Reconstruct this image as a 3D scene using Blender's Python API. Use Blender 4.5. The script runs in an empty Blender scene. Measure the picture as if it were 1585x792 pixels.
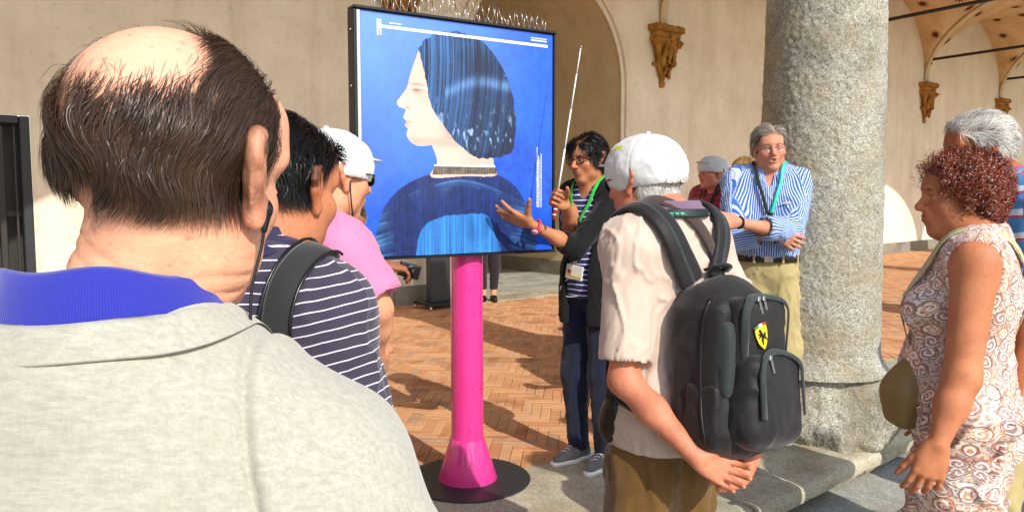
import bpy, math, random
import numpy as np
from mathutils import Vector, Matrix
random.seed(7); RNG = np.random.default_rng(7)
S = bpy.context.scene
COL = S.collection
# ---------------------------------------------------------------- camera
FPX = 1220.0; CAMH = 1.38; PITCH = math.atan(96/FPX)
cam_d = bpy.data.cameras.new('camera'); cam = bpy.data.objects.new('camera', cam_d); COL.objects.link(cam)
cam_d.sensor_width = 36; cam_d.lens = 36*FPX/1585; cam_d.clip_start = 0.05; cam_d.clip_end = 2000
cam.location = (0, 0, CAMH); cam.rotation_euler = (math.pi/2-PITCH, 0, 0)
S.camera = cam
S.render.resolution_x = 1024; S.render.resolution_y = 511
# ---------------------------------------------------------------- light
SUN_AZ = math.radians(32)      # sun stands behind the camera, this far to the right
SUN_EL = math.radians(35)
world = bpy.data.worlds.new('World'); S.world = world; world.use_nodes = True
wn = world.node_tree.nodes; wl = world.node_tree.links
sky = wn.new('ShaderNodeTexSky'); sky.sky_type = 'NISHITA'; sky.sun_disc = False
sky.sun_elevation = SUN_EL; sky.sun_rotation = math.pi-SUN_AZ; sky.dust_density = 1.0
wl.new(sky.outputs[0], wn['Background'].inputs[0]); wn['Background'].inputs[1].default_value = 0.13
sun_d = bpy.data.lights.new('sun', 'SUN'); sun_o = bpy.data.objects.new('sun', sun_d); COL.objects.link(sun_o)
sun_d.energy = 2.6; sun_d.angle = math.radians(0.5); sun_d.color = (1.0, 0.94, 0.85)
SD = Vector((math.sin(SUN_AZ)*math.cos(SUN_EL), -math.cos(SUN_AZ)*math.cos(SUN_EL), math.sin(SUN_EL)))
sun_o.rotation_euler = SD.to_track_quat('Z', 'Y').to_euler()
S.view_settings.view_transform = 'Standard'; S.view_settings.look = 'None'
S.view_settings.exposure = 0.95; S.view_settings.gamma = 1.0
S.cycles.max_bounces = 8; S.cycles.diffuse_bounces = 5

def PX(px, py, Y):
    """point seen at photo pixel (px,py) at world depth Y"""
    cx = (px-792.5)/FPX; cy = (396-py)/FPX
    d = (cx, math.cos(PITCH)+cy*math.sin(PITCH), -math.sin(PITCH)+cy*math.cos(PITCH))
    k = Y/d[1]
    return np.array((d[0]*k, Y, CAMH+d[2]*k))
def GP(px, py, z=0.0):
    cx = (px-792.5)/FPX; cy = (396-py)/FPX
    d = (cx, math.cos(PITCH)+cy*math.sin(PITCH), -math.sin(PITCH)+cy*math.cos(PITCH))
    k = (z-CAMH)/d[2]
    return np.array((d[0]*k, d[1]*k, z))

# ---------------------------------------------------------------- noise
def _hash(ix, iy, iz, seed):
    h = (ix.astype(np.int64)*374761393 + iy.astype(np.int64)*668265263 + iz.astype(np.int64)*2147483647 + seed*974711) & 0xffffffff
    h = ((h ^ (h >> 13))*1274126177) & 0xffffffff
    h = ((h ^ (h >> 16))*2246822519) & 0xffffffff
    return ((h ^ (h >> 15)) & 0xffff)/65535.0*2-1
def vnoise(P, scale=1.0, seed=0):
    Q = np.asarray(P, dtype=np.float64)*np.asarray(scale)
    i = np.floor(Q); f = Q-i; f = f*f*f*(f*(f*6-15)+10)
    i = i.astype(np.int64); x, y, z = i[:, 0], i[:, 1], i[:, 2]; r = 0
    for a in (0, 1):
        wa = f[:, 0] if a else 1-f[:, 0]
        for b in (0, 1):
            wb = f[:, 1] if b else 1-f[:, 1]
            for c in (0, 1):
                wc = f[:, 2] if c else 1-f[:, 2]
                r = r+wa*wb*wc*_hash(x+a, y+b, z+c, seed)
    return r
def fbm(P, scale=1.0, octv=3, seed=0):
    r = 0; a = 1.0; s = np.asarray(scale, dtype=float)
    for o in range(octv):
        r = r+a*vnoise(P, s, seed+o*17); a *= .5; s = s*2.03
    return r

# ---------------------------------------------------------------- meshes
def lin(h):
    h = h.lstrip('#'); c = [int(h[i:i+2], 16)/255 for i in (0, 2, 4)]
    return tuple((x/12.92 if x <= .04045 else ((x+.055)/1.055)**2.4) for x in c)
def mk(name, V, F, mat=None, parent=None, smooth=True, attrs=None, col=None):
    V = np.asarray(V, dtype=np.float32)
    me = bpy.data.meshes.new(name)
    if isinstance(F, np.ndarray):
        n, m = F.shape
        me.vertices.add(len(V)); me.vertices.foreach_set('co', V.ravel())
        me.loops.add(n*m); me.loops.foreach_set('vertex_index', F.astype(np.int32).ravel())
        me.polygons.add(n); me.polygons.foreach_set('loop_start', np.arange(0, n*m, m, dtype=np.int32))
        me.update(calc_edges=True)
    else:
        me.from_pydata([tuple(v) for v in V], [], [tuple(f) for f in F]); me.update()
    me.polygons.foreach_set('use_smooth', np.full(len(me.polygons), bool(smooth)))
    if attrs:
        for k, a in attrs.items():
            at = me.attributes.new(k, 'FLOAT', 'POINT'); at.data.foreach_set('value', np.asarray(a, dtype=np.float32))
    if col is not None:
        at = me.color_attributes.new('Col', 'FLOAT_COLOR', 'POINT')
        c = np.ones((len(V), 4), dtype=np.float32); c[:, :3] = col; at.data.foreach_set('color', c.ravel())
    o = bpy.data.objects.new(name, me); COL.objects.link(o)
    if mat: me.materials.append(mat)
    if parent: o.parent = parent
    return o
def tag(o, label=None, cat=None, group=None, kind=None):
    if label: o['label'] = label
    if cat: o['category'] = cat
    if group: o['group'] = group
    if kind: o['kind'] = kind
    return o
def empty(name, loc=(0, 0, 0), rz=0, label=None, cat=None, group=None):
    o = bpy.data.objects.new(name, None); COL.objects.link(o); o.location = loc; o.rotation_euler = (0, 0, rz)
    o.empty_display_size = .1
    return tag(o, label, cat, group)
class MB:
    """collects simple shapes into one mesh"""
    def __init__(s): s.V = []; s.F = []; s.n = 0
    def add(s, V, F):
        for f in F: s.F.append(tuple(int(i)+s.n for i in f))
        s.V.extend([tuple(map(float, v)) for v in V]); s.n += len(V)
    def box(s, c, d, R=None, bev=0.0):
        c = np.array(c, float); h = np.array(d, float)/2
        if bev > 0:
            b = min(bev, h.min()*.9); V = []; idx = {}
            for sx in (-1, 1):
                for sy in (-1, 1):
                    for sz in (-1, 1):
                        sg = np.array((sx, sy, sz))
                        for ax in range(3):
                            q = h-b; q = q.copy(); q[ax] = h[ax]; idx[(sx, sy, sz, ax)] = len(V); V.append(sg*q)
            F = []
            for ax in range(3):
                o1, o2 = [(1, 2), (2, 0), (0, 1)][ax]
                for sg in (-1, 1):
                    f = []
                    for a, b2 in ((-1, -1), (1, -1), (1, 1), (-1, 1)):
                        k = [0, 0, 0]; k[ax] = sg; k[o1] = a; k[o2] = b2; f.append(idx[(*k, ax)])
                    F.append(f if sg > 0 else f[::-1])
            for ax in range(3):
                o1, o2 = [(1, 2), (2, 0), (0, 1)][ax]
                for a in (-1, 1):
                    for b2 in (-1, 1):
                        k0 = [0]*3; k1 = [0]*3; k0[o1] = k1[o1] = a; k0[o2] = k1[o2] = b2; k0[ax] = -1; k1[ax] = 1
                        f = [idx[(*k0, o1)], idx[(*k1, o1)], idx[(*k1, o2)], idx[(*k0, o2)]]
                        F.append(f if a*b2 > 0 else f[::-1])
            for sx in (-1, 1):
                for sy in (-1, 1):
                    for sz in (-1, 1):
                        f = [idx[(sx, sy, sz, a)] for a in range(3)]
                        F.append(f if sx*sy*sz > 0 else f[::-1])
            V = np.array(V)
        else:
            V = np.array([(x, y, z) for x in (-1, 1) for y in (-1, 1) for z in (-1, 1)], float)*h
            F = [(0, 1, 3, 2), (4, 6, 7, 5), (0, 4, 5, 1), (2, 3, 7, 6), (0, 2, 6, 4), (1, 5, 7, 3)]
        if R is not None: V = V@np.array(R).T
        s.add(V+c, F); return s
    def lathe(s, prof, c=(0, 0, 0), n=32, R=None, cap=True):
        V = []; F = []
        for r, z in prof:
            for k in range(n):
                a = 2*math.pi*k/n; V.append((r*math.cos(a), r*math.sin(a), z))
        for i in range(len(prof)-1):
            for k in range(n):
                F.append((i*n+k, i*n+(k+1) % n, (i+1)*n+(k+1) % n, (i+1)*n+k))
        if cap: F.append(tuple(range(n))[::-1]); F.append(tuple((len(prof)-1)*n+k for k in range(n)))
        V = np.array(V)
        if R is not None: V = V@np.array(R).T
        s.add(V+np.array(c), F); return s
    def tube(s, pts, r, n=8, closed=False, cap=True):
        pts = np.array(pts, float); N = len(pts); rr = np.ones(N)*r if np.isscalar(r) else np.array(r)
        if closed: T = np.roll(pts, -1, 0)-np.roll(pts, 1, 0)
        else: T = np.gradient(pts, axis=0)
        T /= np.linalg.norm(T, axis=1)[:, None]+1e-12
        up = np.array((0, 0, 1.)) if abs(T[0][2]) < .9 else np.array((1., 0, 0)); V = []
        u = np.cross(T[0], up); u /= np.linalg.norm(u)
        for i in range(N):
            u = u-T[i]*u.dot(T[i]); u /= np.linalg.norm(u)+1e-12; w = np.cross(T[i], u)
            for k in range(n):
                a = 2*math.pi*k/n; V.append(pts[i]+rr[i]*(math.cos(a)*u+math.sin(a)*w))
        F = []
        for i in range(N if closed else N-1):
            j = (i+1) % N
            for k in range(n): F.append((i*n+k, i*n+(k+1) % n, j*n+(k+1) % n, j*n+k))
        if cap and not closed: F.append(tuple(range(n))[::-1]); F.append(tuple((N-1)*n+k for k in range(n)))
        s.add(V, F); return s
    def band(s, pts, nrm, w, t):
        """strap of width w and thickness t along pts, lying on surface with normals nrm"""
        pts = np.array(pts, float); nrm = np.array(nrm, float); N = len(pts); T = np.gradient(pts, axis=0)
        T /= np.linalg.norm(T, axis=1)[:, None]+1e-12; W = np.cross(T, nrm); W /= np.linalg.norm(W, axis=1)[:, None]+1e-12
        w = np.ones(N)*w if np.isscalar(w) else np.array(w)
        prof = [(-.5, 0), (-.5, .6), (-.38, 1), (0, 1.08), (.38, 1), (.5, .6), (.5, 0)]; m = len(prof); V = []
        for i in range(N):
            for a, b in prof: V.append(pts[i]+W[i]*w[i]*a+nrm[i]*t*b)
        F = []
        for i in range(N-1):
            for k in range(m): F.append((i*m+k, (i+1)*m+k, (i+1)*m+(k+1) % m, i*m+(k+1) % m))
        F.append(tuple(range(m))); F.append(tuple((N-1)*m+k for k in range(m))[::-1])
        s.add(V, F); return s
    def build(s, name, mat=None, parent=None, smooth=True, **k):
        o = mk(name, np.array(s.V), s.F, mat, parent, smooth, **k)
        return o
def autosmooth(o, ang=35):
    me = o.data
    me.polygons.foreach_set('use_smooth', np.ones(len(me.polygons), dtype=bool))
    try: me.set_sharp_from_angle(angle=math.radians(ang))
    except Exception: pass
    return o

# ---------------------------------------------------------------- implicit surfaces
class Prim:
    def __init__(s, kind, op='add', k=.02, tag='', **p):
        s.kind = kind; s.op = op; s.k = k; s.tag = tag; s.p = p
    def copy(s, **o):
        q = Prim(s.kind, s.op, s.k, s.tag, **dict(s.p))
        for a, b in o.items():
            if a in ('op', 'k', 'tag'): setattr(q, a, b)
            else: q.p[a] = b
        return q
    def inflate(s, d, **o):
        q = s.copy(**o)
        if s.kind == 'E': q.p['r'] = np.array(s.p['r'])+d
        elif s.kind == 'C': q.p['ra'] = s.p['ra']+d; q.p['rb'] = s.p['rb']+d
        elif s.kind == 'B': q.p['h'] = np.array(s.p['h'])+d*.6; q.p['rd'] = s.p['rd']+d*.4
        return q
    def bbox(s):
        if s.kind == 'E':
            c = s.p['c']; R = s.p.get('R'); r = np.array(s.p['r'])
            e = r if R is None else np.sqrt(((R*r)**2).sum(1))
            return c-e, c+e
        if s.kind == 'C':
            a, b = s.p['a'], s.p['b']; return np.minimum(a-s.p['ra'], b-s.p['rb']), np.maximum(a+s.p['ra'], b+s.p['rb'])
        if s.kind == 'B':
            c = s.p['c']; R = s.p.get('R'); h = s.p['h']+s.p['rd']
            e = h if R is None else (np.abs(R)*h).sum(1)
            return c-e, c+e
        return None
    def dist(s, X, Y, Z):
        p = s.p
        if s.kind in 'EB':
            x, y, z = X-p['c'][0], Y-p['c'][1], Z-p['c'][2]; R = p.get('R')
            if R is not None: x, y, z = (R[0, i]*x+R[1, i]*y+R[2, i]*z for i in range(3))
            if s.kind == 'E':
                r = p['r']; k0 = np.sqrt((x/r[0])**2+(y/r[1])**2+(z/r[2])**2)
                k1 = np.sqrt((x/r[0]**2)**2+(y/r[1]**2)**2+(z/r[2]**2)**2)+1e-9
                return k0*(k0-1)/k1
            h = p['h']; qx, qy, qz = np.abs(x)-h[0], np.abs(y)-h[1], np.abs(z)-h[2]
            return np.sqrt(np.maximum(qx, 0)**2+np.maximum(qy, 0)**2+np.maximum(qz, 0)**2)+np.minimum(np.maximum(qx, np.maximum(qy, qz)), 0)-p['rd']
        if s.kind == 'C':
            a, b = p['a'], p['b']; d = b-a; L = d.dot(d)+1e-12
            x, y, z = X-a[0], Y-a[1], Z-a[2]; t = np.clip((x*d[0]+y*d[1]+z*d[2])/L, 0, 1)
            f = p.get('flat')
            if f is None:
                return np.sqrt((x-t*d[0])**2+(y-t*d[1])**2+(z-t*d[2])**2)-(p['ra']+(p['rb']-p['ra'])*t)
            x, y, z = x-t*d[0], y-t*d[1], z-t*d[2]; n, q = f   # squash along n by q
            e = (x*n[0]+y*n[1]+z*n[2])*(1/q-1); x, y, z = x+e*n[0], y+e*n[1], z+e*n[2]
            return (np.sqrt(x*x+y*y+z*z)-(p['ra']+(p['rb']-p['ra'])*t))*q**.3
        if s.kind == 'P':   # half space, keep side where (x-c).n<0
            c, n = p['c'], p['n']; return (X-c[0])*n[0]+(Y-c[1])*n[1]+(Z-c[2])*n[2]
def V3(*a): return np.array(a if len(a) > 1 else a[0], dtype=float)
def E(c, r, R=None, **k): return Prim('E', c=V3(c), r=V3(r), R=None if R is None else np.array(R), **k)
def Cn(a, b, ra, rb=None, **k): return Prim('C', a=V3(a), b=V3(b), ra=ra, rb=ra if rb is None else rb, **k)
def Bx(c, h, rd=.01, R=None, **k): return Prim('B', c=V3(c), h=V3(h), rd=rd, R=None if R is None else np.array(R), **k)
def Pl(c, n, **k): k.setdefault('op', 'int'); k.setdefault('k', .004); return Prim('P', c=V3(c), n=V3(n)/np.linalg.norm(n), **k)
def comb(A, D, op, k):
    if op == 'add': h = np.maximum(k-np.abs(A-D), 0)/k; return np.minimum(A, D)-h*h*k*.25
    if op == 'sub': D = -D
    h = np.maximum(k-np.abs(A-D), 0)/k; return np.maximum(A, D)+h*h*k*.25
def sdf(prims, P):
    P = np.asarray(P, float); A = np.full(len(P), 1e3)
    for q in prims: A = comb(A, q.dist(P[:, 0], P[:, 1], P[:, 2]), q.op, max(q.k, 1e-4))
    return A
def sgrad(prims, P, e=.0015):
    g = np.stack([sdf(prims, P+d)-sdf(prims, P-d) for d in np.eye(3)*e], 1)
    return g/(np.linalg.norm(g, axis=1)[:, None]+1e-12)
def axis_grid(lo, hi, coarse, fines):
    xs = [lo]
    while xs[-1] < hi:
        st = coarse
        for a, b, f in fines:
            if a-1e-9 <= xs[-1] < b: st = min(st, f)
            elif xs[-1] < a < xs[-1]+st: st = max(min(st, a-xs[-1]), f*.7)
        xs.append(xs[-1]+st)
    return np.array(xs)
def mesh_sdf(prims, step=.01, fine=()):
    """fine: list of (lo, hi, step) boxes sampled finer. returns verts, quads"""
    adds = [q.bbox() for q in prims if q.op == 'add']
    lo = np.min([b[0] for b in adds], 0)-step*2.2; hi = np.max([b[1] for b in adds], 0)+step*2.2
    ax = [axis_grid(lo[i], hi[i], step, [(f[0][i], f[1][i], f[2]) for f in fine]) for i in range(3)]
    A = np.full([len(a) for a in ax], .3, dtype=np.float32)
    for q in prims:
        b = q.bbox(); m = q.k+step*3
        if b is None: sl = [slice(None)]*3
        else: sl = [slice(max(np.searchsorted(ax[i], b[0][i]-m)-1, 0), np.searchsorted(ax[i], b[1][i]+m)+1) for i in range(3)]
        X, Y, Z = ax[0][sl[0]][:, None, None], ax[1][sl[1]][None, :, None], ax[2][sl[2]][None, None, :]
        if 0 in (X.size, Y.size, Z.size): continue
        A[tuple(sl)] = comb(A[tuple(sl)], q.dist(X, Y, Z), q.op, max(q.k, 1e-4))
    return surfnet(A, ax)
def surfnet(A, ax):
    Sg = A < 0
    c = np.zeros([n-1 for n in Sg.shape], np.int8)
    for i in (0, 1):
        for j in (0, 1):
            for k in (0, 1): c += Sg[i:Sg.shape[0]-1+i, j:Sg.shape[1]-1+j, k:Sg.shape[2]-1+k]
    act = np.argwhere((c > 0) & (c < 8)); idx = np.full(c.shape, -1, np.int32); idx[tuple(act.T)] = np.arange(len(act))
    acc = np.zeros((len(act), 3)); cnt = np.zeros(len(act))
    for d in range(3):
        o = [x for x in range(3) if x != d]
        for a in (0, 1):
            for b in (0, 1):
                p0 = act.copy(); p0[:, o[0]] += a; p0[:, o[1]] += b; p1 = p0.copy(); p1[:, d] += 1
                f0 = A[tuple(p0.T)].astype(float); f1 = A[tuple(p1.T)].astype(float); m = (f0 < 0) != (f1 < 0)
                t = np.where(m, f0/np.where(m, f0-f1, 1), 0)
                q = np.stack([ax[x][p0[:, x]] for x in range(3)], 1)
                q[:, d] += t*(ax[d][np.minimum(p1[:, d], len(ax[d])-1)]-ax[d][p0[:, d]])
                acc += q*m[:, None]; cnt += m
    V = acc/cnt[:, None]; Q = []
    for d in range(3):
        o1, o2 = [(1, 2), (2, 0), (0, 1)][d]
        s0 = [slice(None)]*3; s1 = [slice(None)]*3; s0[d] = slice(0, -1); s1[d] = slice(1, None)
        ch = np.argwhere(Sg[tuple(s0)] != Sg[tuple(s1)])
        ch = ch[(ch[:, o1] > 0) & (ch[:, o2] > 0) & (ch[:, o1] < c.shape[o1]) & (ch[:, o2] < c.shape[o2])]
        ins = Sg[tuple(ch.T)]; cs = []
        for a, b in ((-1, -1), (0, -1), (0, 0), (-1, 0)):
            q = ch.copy(); q[:, o1] += a; q[:, o2] += b; cs.append(idx[tuple(q.T)])
        q = np.stack(cs, 1); q[~ins] = q[~ins][:, ::-1]; Q.append(q)
    Q = np.concatenate(Q); Q = Q[(Q >= 0).all(1)]
    return V, Q
def vnorm(V, Q):
    n = np.cross(V[Q[:, 2]]-V[Q[:, 0]], V[Q[:, 3]]-V[Q[:, 1]]); N = np.zeros_like(V)
    for i in range(4): 
        for a in range(3): N[:, a] += np.bincount(Q[:, i], n[:, a], len(V))
    return N/(np.linalg.norm(N, axis=1)[:, None]+1e-12)
def relax(V, Q, it=2):
    for _ in range(it):
        A = np.zeros_like(V); C = np.zeros(len(V))
        for i in range(4):
            j = Q[:, (i+1) % 4]; k = Q[:, i]
            for a in range(3): A[:, a] += np.bincount(k, V[j, a], len(V))+np.bincount(j, V[k, a], len(V))
            C += np.bincount(k, minlength=len(V))+np.bincount(j, minlength=len(V))
        V = V*.5+A/np.maximum(C, 1)[:, None]*.5
    return V
def rotZ(a): return np.array([[math.cos(a), -math.sin(a), 0], [math.sin(a), math.cos(a), 0], [0, 0, 1.]])
def rotX(a): return np.array([[1., 0, 0], [0, math.cos(a), -math.sin(a)], [0, math.sin(a), math.cos(a)]])
def rotY(a): return np.array([[math.cos(a), 0, math.sin(a)], [0, 1., 0], [-math.sin(a), 0, math.cos(a)]])
def unit(v): v = np.array(v, float); return v/(np.linalg.norm(v)+1e-12)
def curve(pts, n=24):
    """Catmull-Rom through pts"""
    P = np.array(pts, float); P = np.vstack([2*P[0]-P[1], P, 2*P[-1]-P[-2]]); out = []
    m = len(P)-3
    for i in range(m):
        for t in np.linspace(0, 1, max(2, n//m+1))[:-1 if i < m-1 else None]:
            a, b, c, d = P[i:i+4]
            out.append(.5*((2*b)+(-a+c)*t+(2*a-5*b+4*c-d)*t*t+(-a+3*b-3*c+d)*t**3))
    return np.array(out)
def drape(prims, pts, off=.003, it=6, rng=.2):
    P = np.array(pts, float)
    for _ in range(it):
        d = sdf(prims, P)-off; g = sgrad(prims, P); P = P-g*np.clip(d, -rng, rng)[:, None]
    return P, sgrad(prims, P)
# ---------------------------------------------------------------- materials
class NT:
    def __init__(s, name, rough=.7, spec=.35, **pk):
        s.m = bpy.data.materials.new(name); s.m.use_nodes = True; s.t = s.m.node_tree; s.b = s.t.nodes['Principled BSDF']
        s.b.inputs['Roughness'].default_value = rough; s.b.inputs['Specular IOR Level'].default_value = spec
        for k, v in pk.items(): s.b.inputs[k.replace('_', ' ')].default_value = v
        s.bump_in = None
    def n(s, t, **k):
        x = s.t.nodes.new(t)
        for a, b in k.items(): setattr(x, a, b)
        return x
    def l(s, a, b): s.t.links.new(a, b); return b
    def coord(s, kind='Object', scale=(1, 1, 1), rot=(0, 0, 0)):
        tc = s.n('ShaderNodeTexCoord'); mp = s.n('ShaderNodeMapping'); s.l(tc.outputs[kind], mp.inputs[0])
        mp.inputs['Scale'].default_value = scale if not np.isscalar(scale) else (scale,)*3; mp.inputs['Rotation'].default_value = rot
        return mp.outputs[0]
    def attr(s, name, out='Fac'): a = s.n('ShaderNodeAttribute'); a.attribute_name = name; return a.outputs[out]
    def noise(s, vec, scale=5, detail=3, rough=.5, out=0, dist=0):
        x = s.n('ShaderNodeTexNoise'); x.inputs['Scale'].default_value = scale; x.inputs['Detail'].default_value = detail
        x.inputs['Roughness'].default_value = rough; x.inputs['Distortion'].default_value = dist
        if vec is not None: s.l(vec, x.inputs['Vector'])
        return x.outputs[out]
    def voro(s, vec, scale=5, feature='F1', out='Distance', rnd=1):
        x = s.n('ShaderNodeTexVoronoi'); x.feature = feature; x.inputs['Scale'].default_value = scale; x.inputs['Randomness'].default_value = rnd
        s.l(vec, x.inputs['Vector']); return x.outputs[out]
    def math(s, op, a, b=None, c=None):
        x = s.n('ShaderNodeMath', operation=op)
        for i, v in enumerate((a, b, c)):
            if v is None: continue
            if isinstance(v, (int, float)): x.inputs[i].default_value = v
            else: s.l(v, x.inputs[i])
        return x.outputs[0]
    def ramp(s, fac, stops, interp='LINEAR'):
        x = s.n('ShaderNodeValToRGB'); cr = x.color_ramp; cr.interpolation = interp
        while len(cr.elements) < len(stops): cr.elements.new(.5)
        for e, (p, c) in zip(cr.elements, stops):
            e.position = p; c = lin(c) if isinstance(c, str) else ((c,)*3 if np.isscalar(c) else c); e.color = (*c, 1)
        s.l(fac, x.inputs[0]); return x.outputs[0]
    def mix(s, fac, a, b, mode='MIX'):
        x = s.n('ShaderNodeMix', data_type='RGBA', blend_type=mode)
        for i, v in ((0, fac), (6, a), (7, b)):
            if isinstance(v, str): v = lin(v)
            if isinstance(v, (int, float)): x.inputs[i].default_value = v
            elif isinstance(v, tuple): x.inputs[i].default_value = (*v[:3], 1)
            else: s.l(v, x.inputs[i])
        return x.outputs[2]
    def base(s, v):
        if isinstance(v, str): v = lin(v)
        if isinstance(v, tuple): s.b.inputs['Base Color'].default_value = (*v, 1)
        else: s.l(v, s.b.inputs['Base Color'])
        return s
    def bump(s, h, strength=.3, dist=.002):
        x = s.n('ShaderNodeBump'); x.inputs['Strength'].default_value = strength; x.inputs['Distance'].default_value = dist
        s.l(h, x.inputs['Height'])
        if s.bump_in is not None: s.l(s.bump_in, x.inputs['Normal'])
        s.bump_in = x.outputs[0]; s.l(x.outputs[0], s.b.inputs['Normal']); return s
    def rgh(s, v): s.l(v, s.b.inputs['Roughness']); return s
def plain(name, c, rough=.6, spec=.4, noise_amt=.12, sc=60, metal=0, bump=.1):
    t = NT(name, rough, spec); v = t.coord(); nz = t.noise(v, sc, 4, .6)
    c = lin(c) if isinstance(c, str) else c
    t.base(t.mix(t.math('MULTIPLY', nz, 1.0), tuple(x*(1-noise_amt) for x in c), tuple(min(x*(1+noise_amt), 1) for x in c)))
    t.b.inputs['Metallic'].default_value = metal
    if bump: t.bump(nz, bump, .001)
    return t.m
def cloth(name, c, c2=None, weave=900, wb=.35, rough=.85, sheen=.25, var=.12, stripes=None, mottle=14):
    """stripes: (attr, period, width fraction, colour)"""
    t = NT(name, rough, .2); v = t.coord(); c = lin(c) if isinstance(c, str) else c
    n1 = t.noise(v, mottle, 4, .6); n2 = t.noise(v, weave*.4, 2, .6)
    c2_ = lin(c2) if isinstance(c2, str) else (c2 or tuple(x*(1-var*2) for x in c))
    colr = t.mix(n1, c2_, tuple(min(1, x*(1+var)) for x in c))
    if stripes:
        for (a, per, w, sc) in (stripes if isinstance(stripes, list) else [stripes]):
            at = t.attr(a); wob = t.math('MULTIPLY_ADD', t.noise(v, 9, 2), .012, at)
            f = t.math('FRACT', t.math('DIVIDE', wob, per)); ed = t.math('LESS_THAN', f, w)
            colr = t.mix(ed, colr, lin(sc) if isinstance(sc, str) else sc)
    colr = t.mix(.25, colr, t.mix(n2, (.25, .25, .25), (1.0, 1.0, 1.0)), 'MULTIPLY')
    t.base(colr); t.b.inputs['Sheen Weight'].default_value = sheen; t.b.inputs['Sheen Roughness'].default_value = .5
    t.bump(n2, wb, .0006)
    return t.m
def skin_mat(name, rough=.55):
    t = NT(name, rough, .32); v = t.coord()
    c = t.attr('Col', 'Color'); n = t.noise(v, 38, 5, .65); n2 = t.noise(v, 160, 4, .7)
    c = t.mix(t.math('MULTIPLY', n, .34), c, (.72, .36, .26), 'MULTIPLY'); c = t.mix(t.math('MULTIPLY', n2, .18), c, (.5, .25, .15), 'MULTIPLY')
    t.base(c); t.b.inputs['Subsurface Weight'].default_value = .07; t.b.inputs['Subsurface Radius'].default_value = (.012, .004, .002); t.b.inputs['Subsurface Scale'].default_value = 1.0
    vo = t.voro(v, 420, 'F1'); sp_ = t.ramp(t.noise(v, 95, 2, .4), [(.66, 0.0), (.72, 1.0)]); c = t.mix(t.math('MULTIPLY', sp_, .30), c, lin('#8a4a30')); t.base(c); t.bump(vo, .25, .0005); t.bump(n2, .5, .002)
    return t.m
def hair_mat(name, root, tip, rough=.3, spec=.6):
    t = NT(name, rough, spec); f = t.attr('rnd'); c = t.mix(f, root, tip)
    t.base(c); t.b.inputs['Anisotropic'].default_value = .3
    return t.m
M = {}
M['skin'] = skin_mat('skin')
def plaster(name, c1, c2, sc=1.2, bmp=.35):
    t = NT(name, .9, .15); v = t.coord(); n = t.noise(v, sc, 6, .62); n2 = t.noise(v, sc*9, 5, .7); n3 = t.noise(t.coord(scale=(1, 1, .25)), 3.1, 4, .6)
    c = t.mix(t.ramp(n, [(.35, 0.0), (.68, 1.0)]), c1, c2); c = t.mix(t.math('MULTIPLY', n3, .25), c, lin('#c8b394'), 'MULTIPLY')
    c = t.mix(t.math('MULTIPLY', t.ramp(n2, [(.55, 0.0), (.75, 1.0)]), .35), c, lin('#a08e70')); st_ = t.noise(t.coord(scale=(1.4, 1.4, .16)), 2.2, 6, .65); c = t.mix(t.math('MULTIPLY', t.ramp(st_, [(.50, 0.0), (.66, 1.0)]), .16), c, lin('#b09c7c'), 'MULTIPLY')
    t.base(c); t.bump(n2, bmp, .006); t.bump(t.noise(v, 90, 3, .6), .15, .002)
    return t.m
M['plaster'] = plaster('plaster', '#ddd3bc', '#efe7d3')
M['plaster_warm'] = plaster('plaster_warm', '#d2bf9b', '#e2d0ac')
def granite(name, c1, c2, c3, sc=1.0, bmp=.7, stain='#8c7a55', dist=.006):
    t = NT(name, .88, .3); v = t.coord(); a = t.noise(v, 110*sc, 3, .75); b = t.voro(v, 150*sc, 'F1', 'Color'); d = t.noise(v, 3.5, 5, .65)
    bw = t.n('ShaderNodeRGBToBW'); t.l(b, bw.inputs[0])
    c = t.mix(t.ramp(bw.outputs[0], [(.15, 0.0), (.85, 1.0)]), c1, c2); c = t.mix(t.ramp(a, [(.56, 0.0), (.64, 1.0)]), c, c3)
    c = t.mix(t.math('MULTIPLY', t.ramp(d, [(.42, 0.0), (.70, 1.0)]), .6), c, stain); dk = t.noise(v, 1.6, 6, .7); c = t.mix(t.math('MULTIPLY', t.ramp(dk, [(.48, 0.0), (.62, 1.0)]), .38), c, lin('#6e6a5c'), 'MULTIPLY'); t.base(c)
    h = t.noise(v, 42*sc, 5, .7); t.bump(h, bmp, dist); t.bump(a, bmp*.5, .002)
    return t.m
M['granite'] = granite('granite', '#807e72', '#b9b6a9', '#33312a')
M['slab'] = granite('slab_granite', '#a39c86', '#bfb8a2', '#6d6654', 1.0, .4)
M['paving'] = granite('grey_paving', '#98988f', '#b4b3a8', '#6f6e68', .8, .25, '#8a8574', .004)
M['darkstone'] = granite('plinth_stone', '#7b786e', '#908d83', '#55524b', .8, .25)
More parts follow.
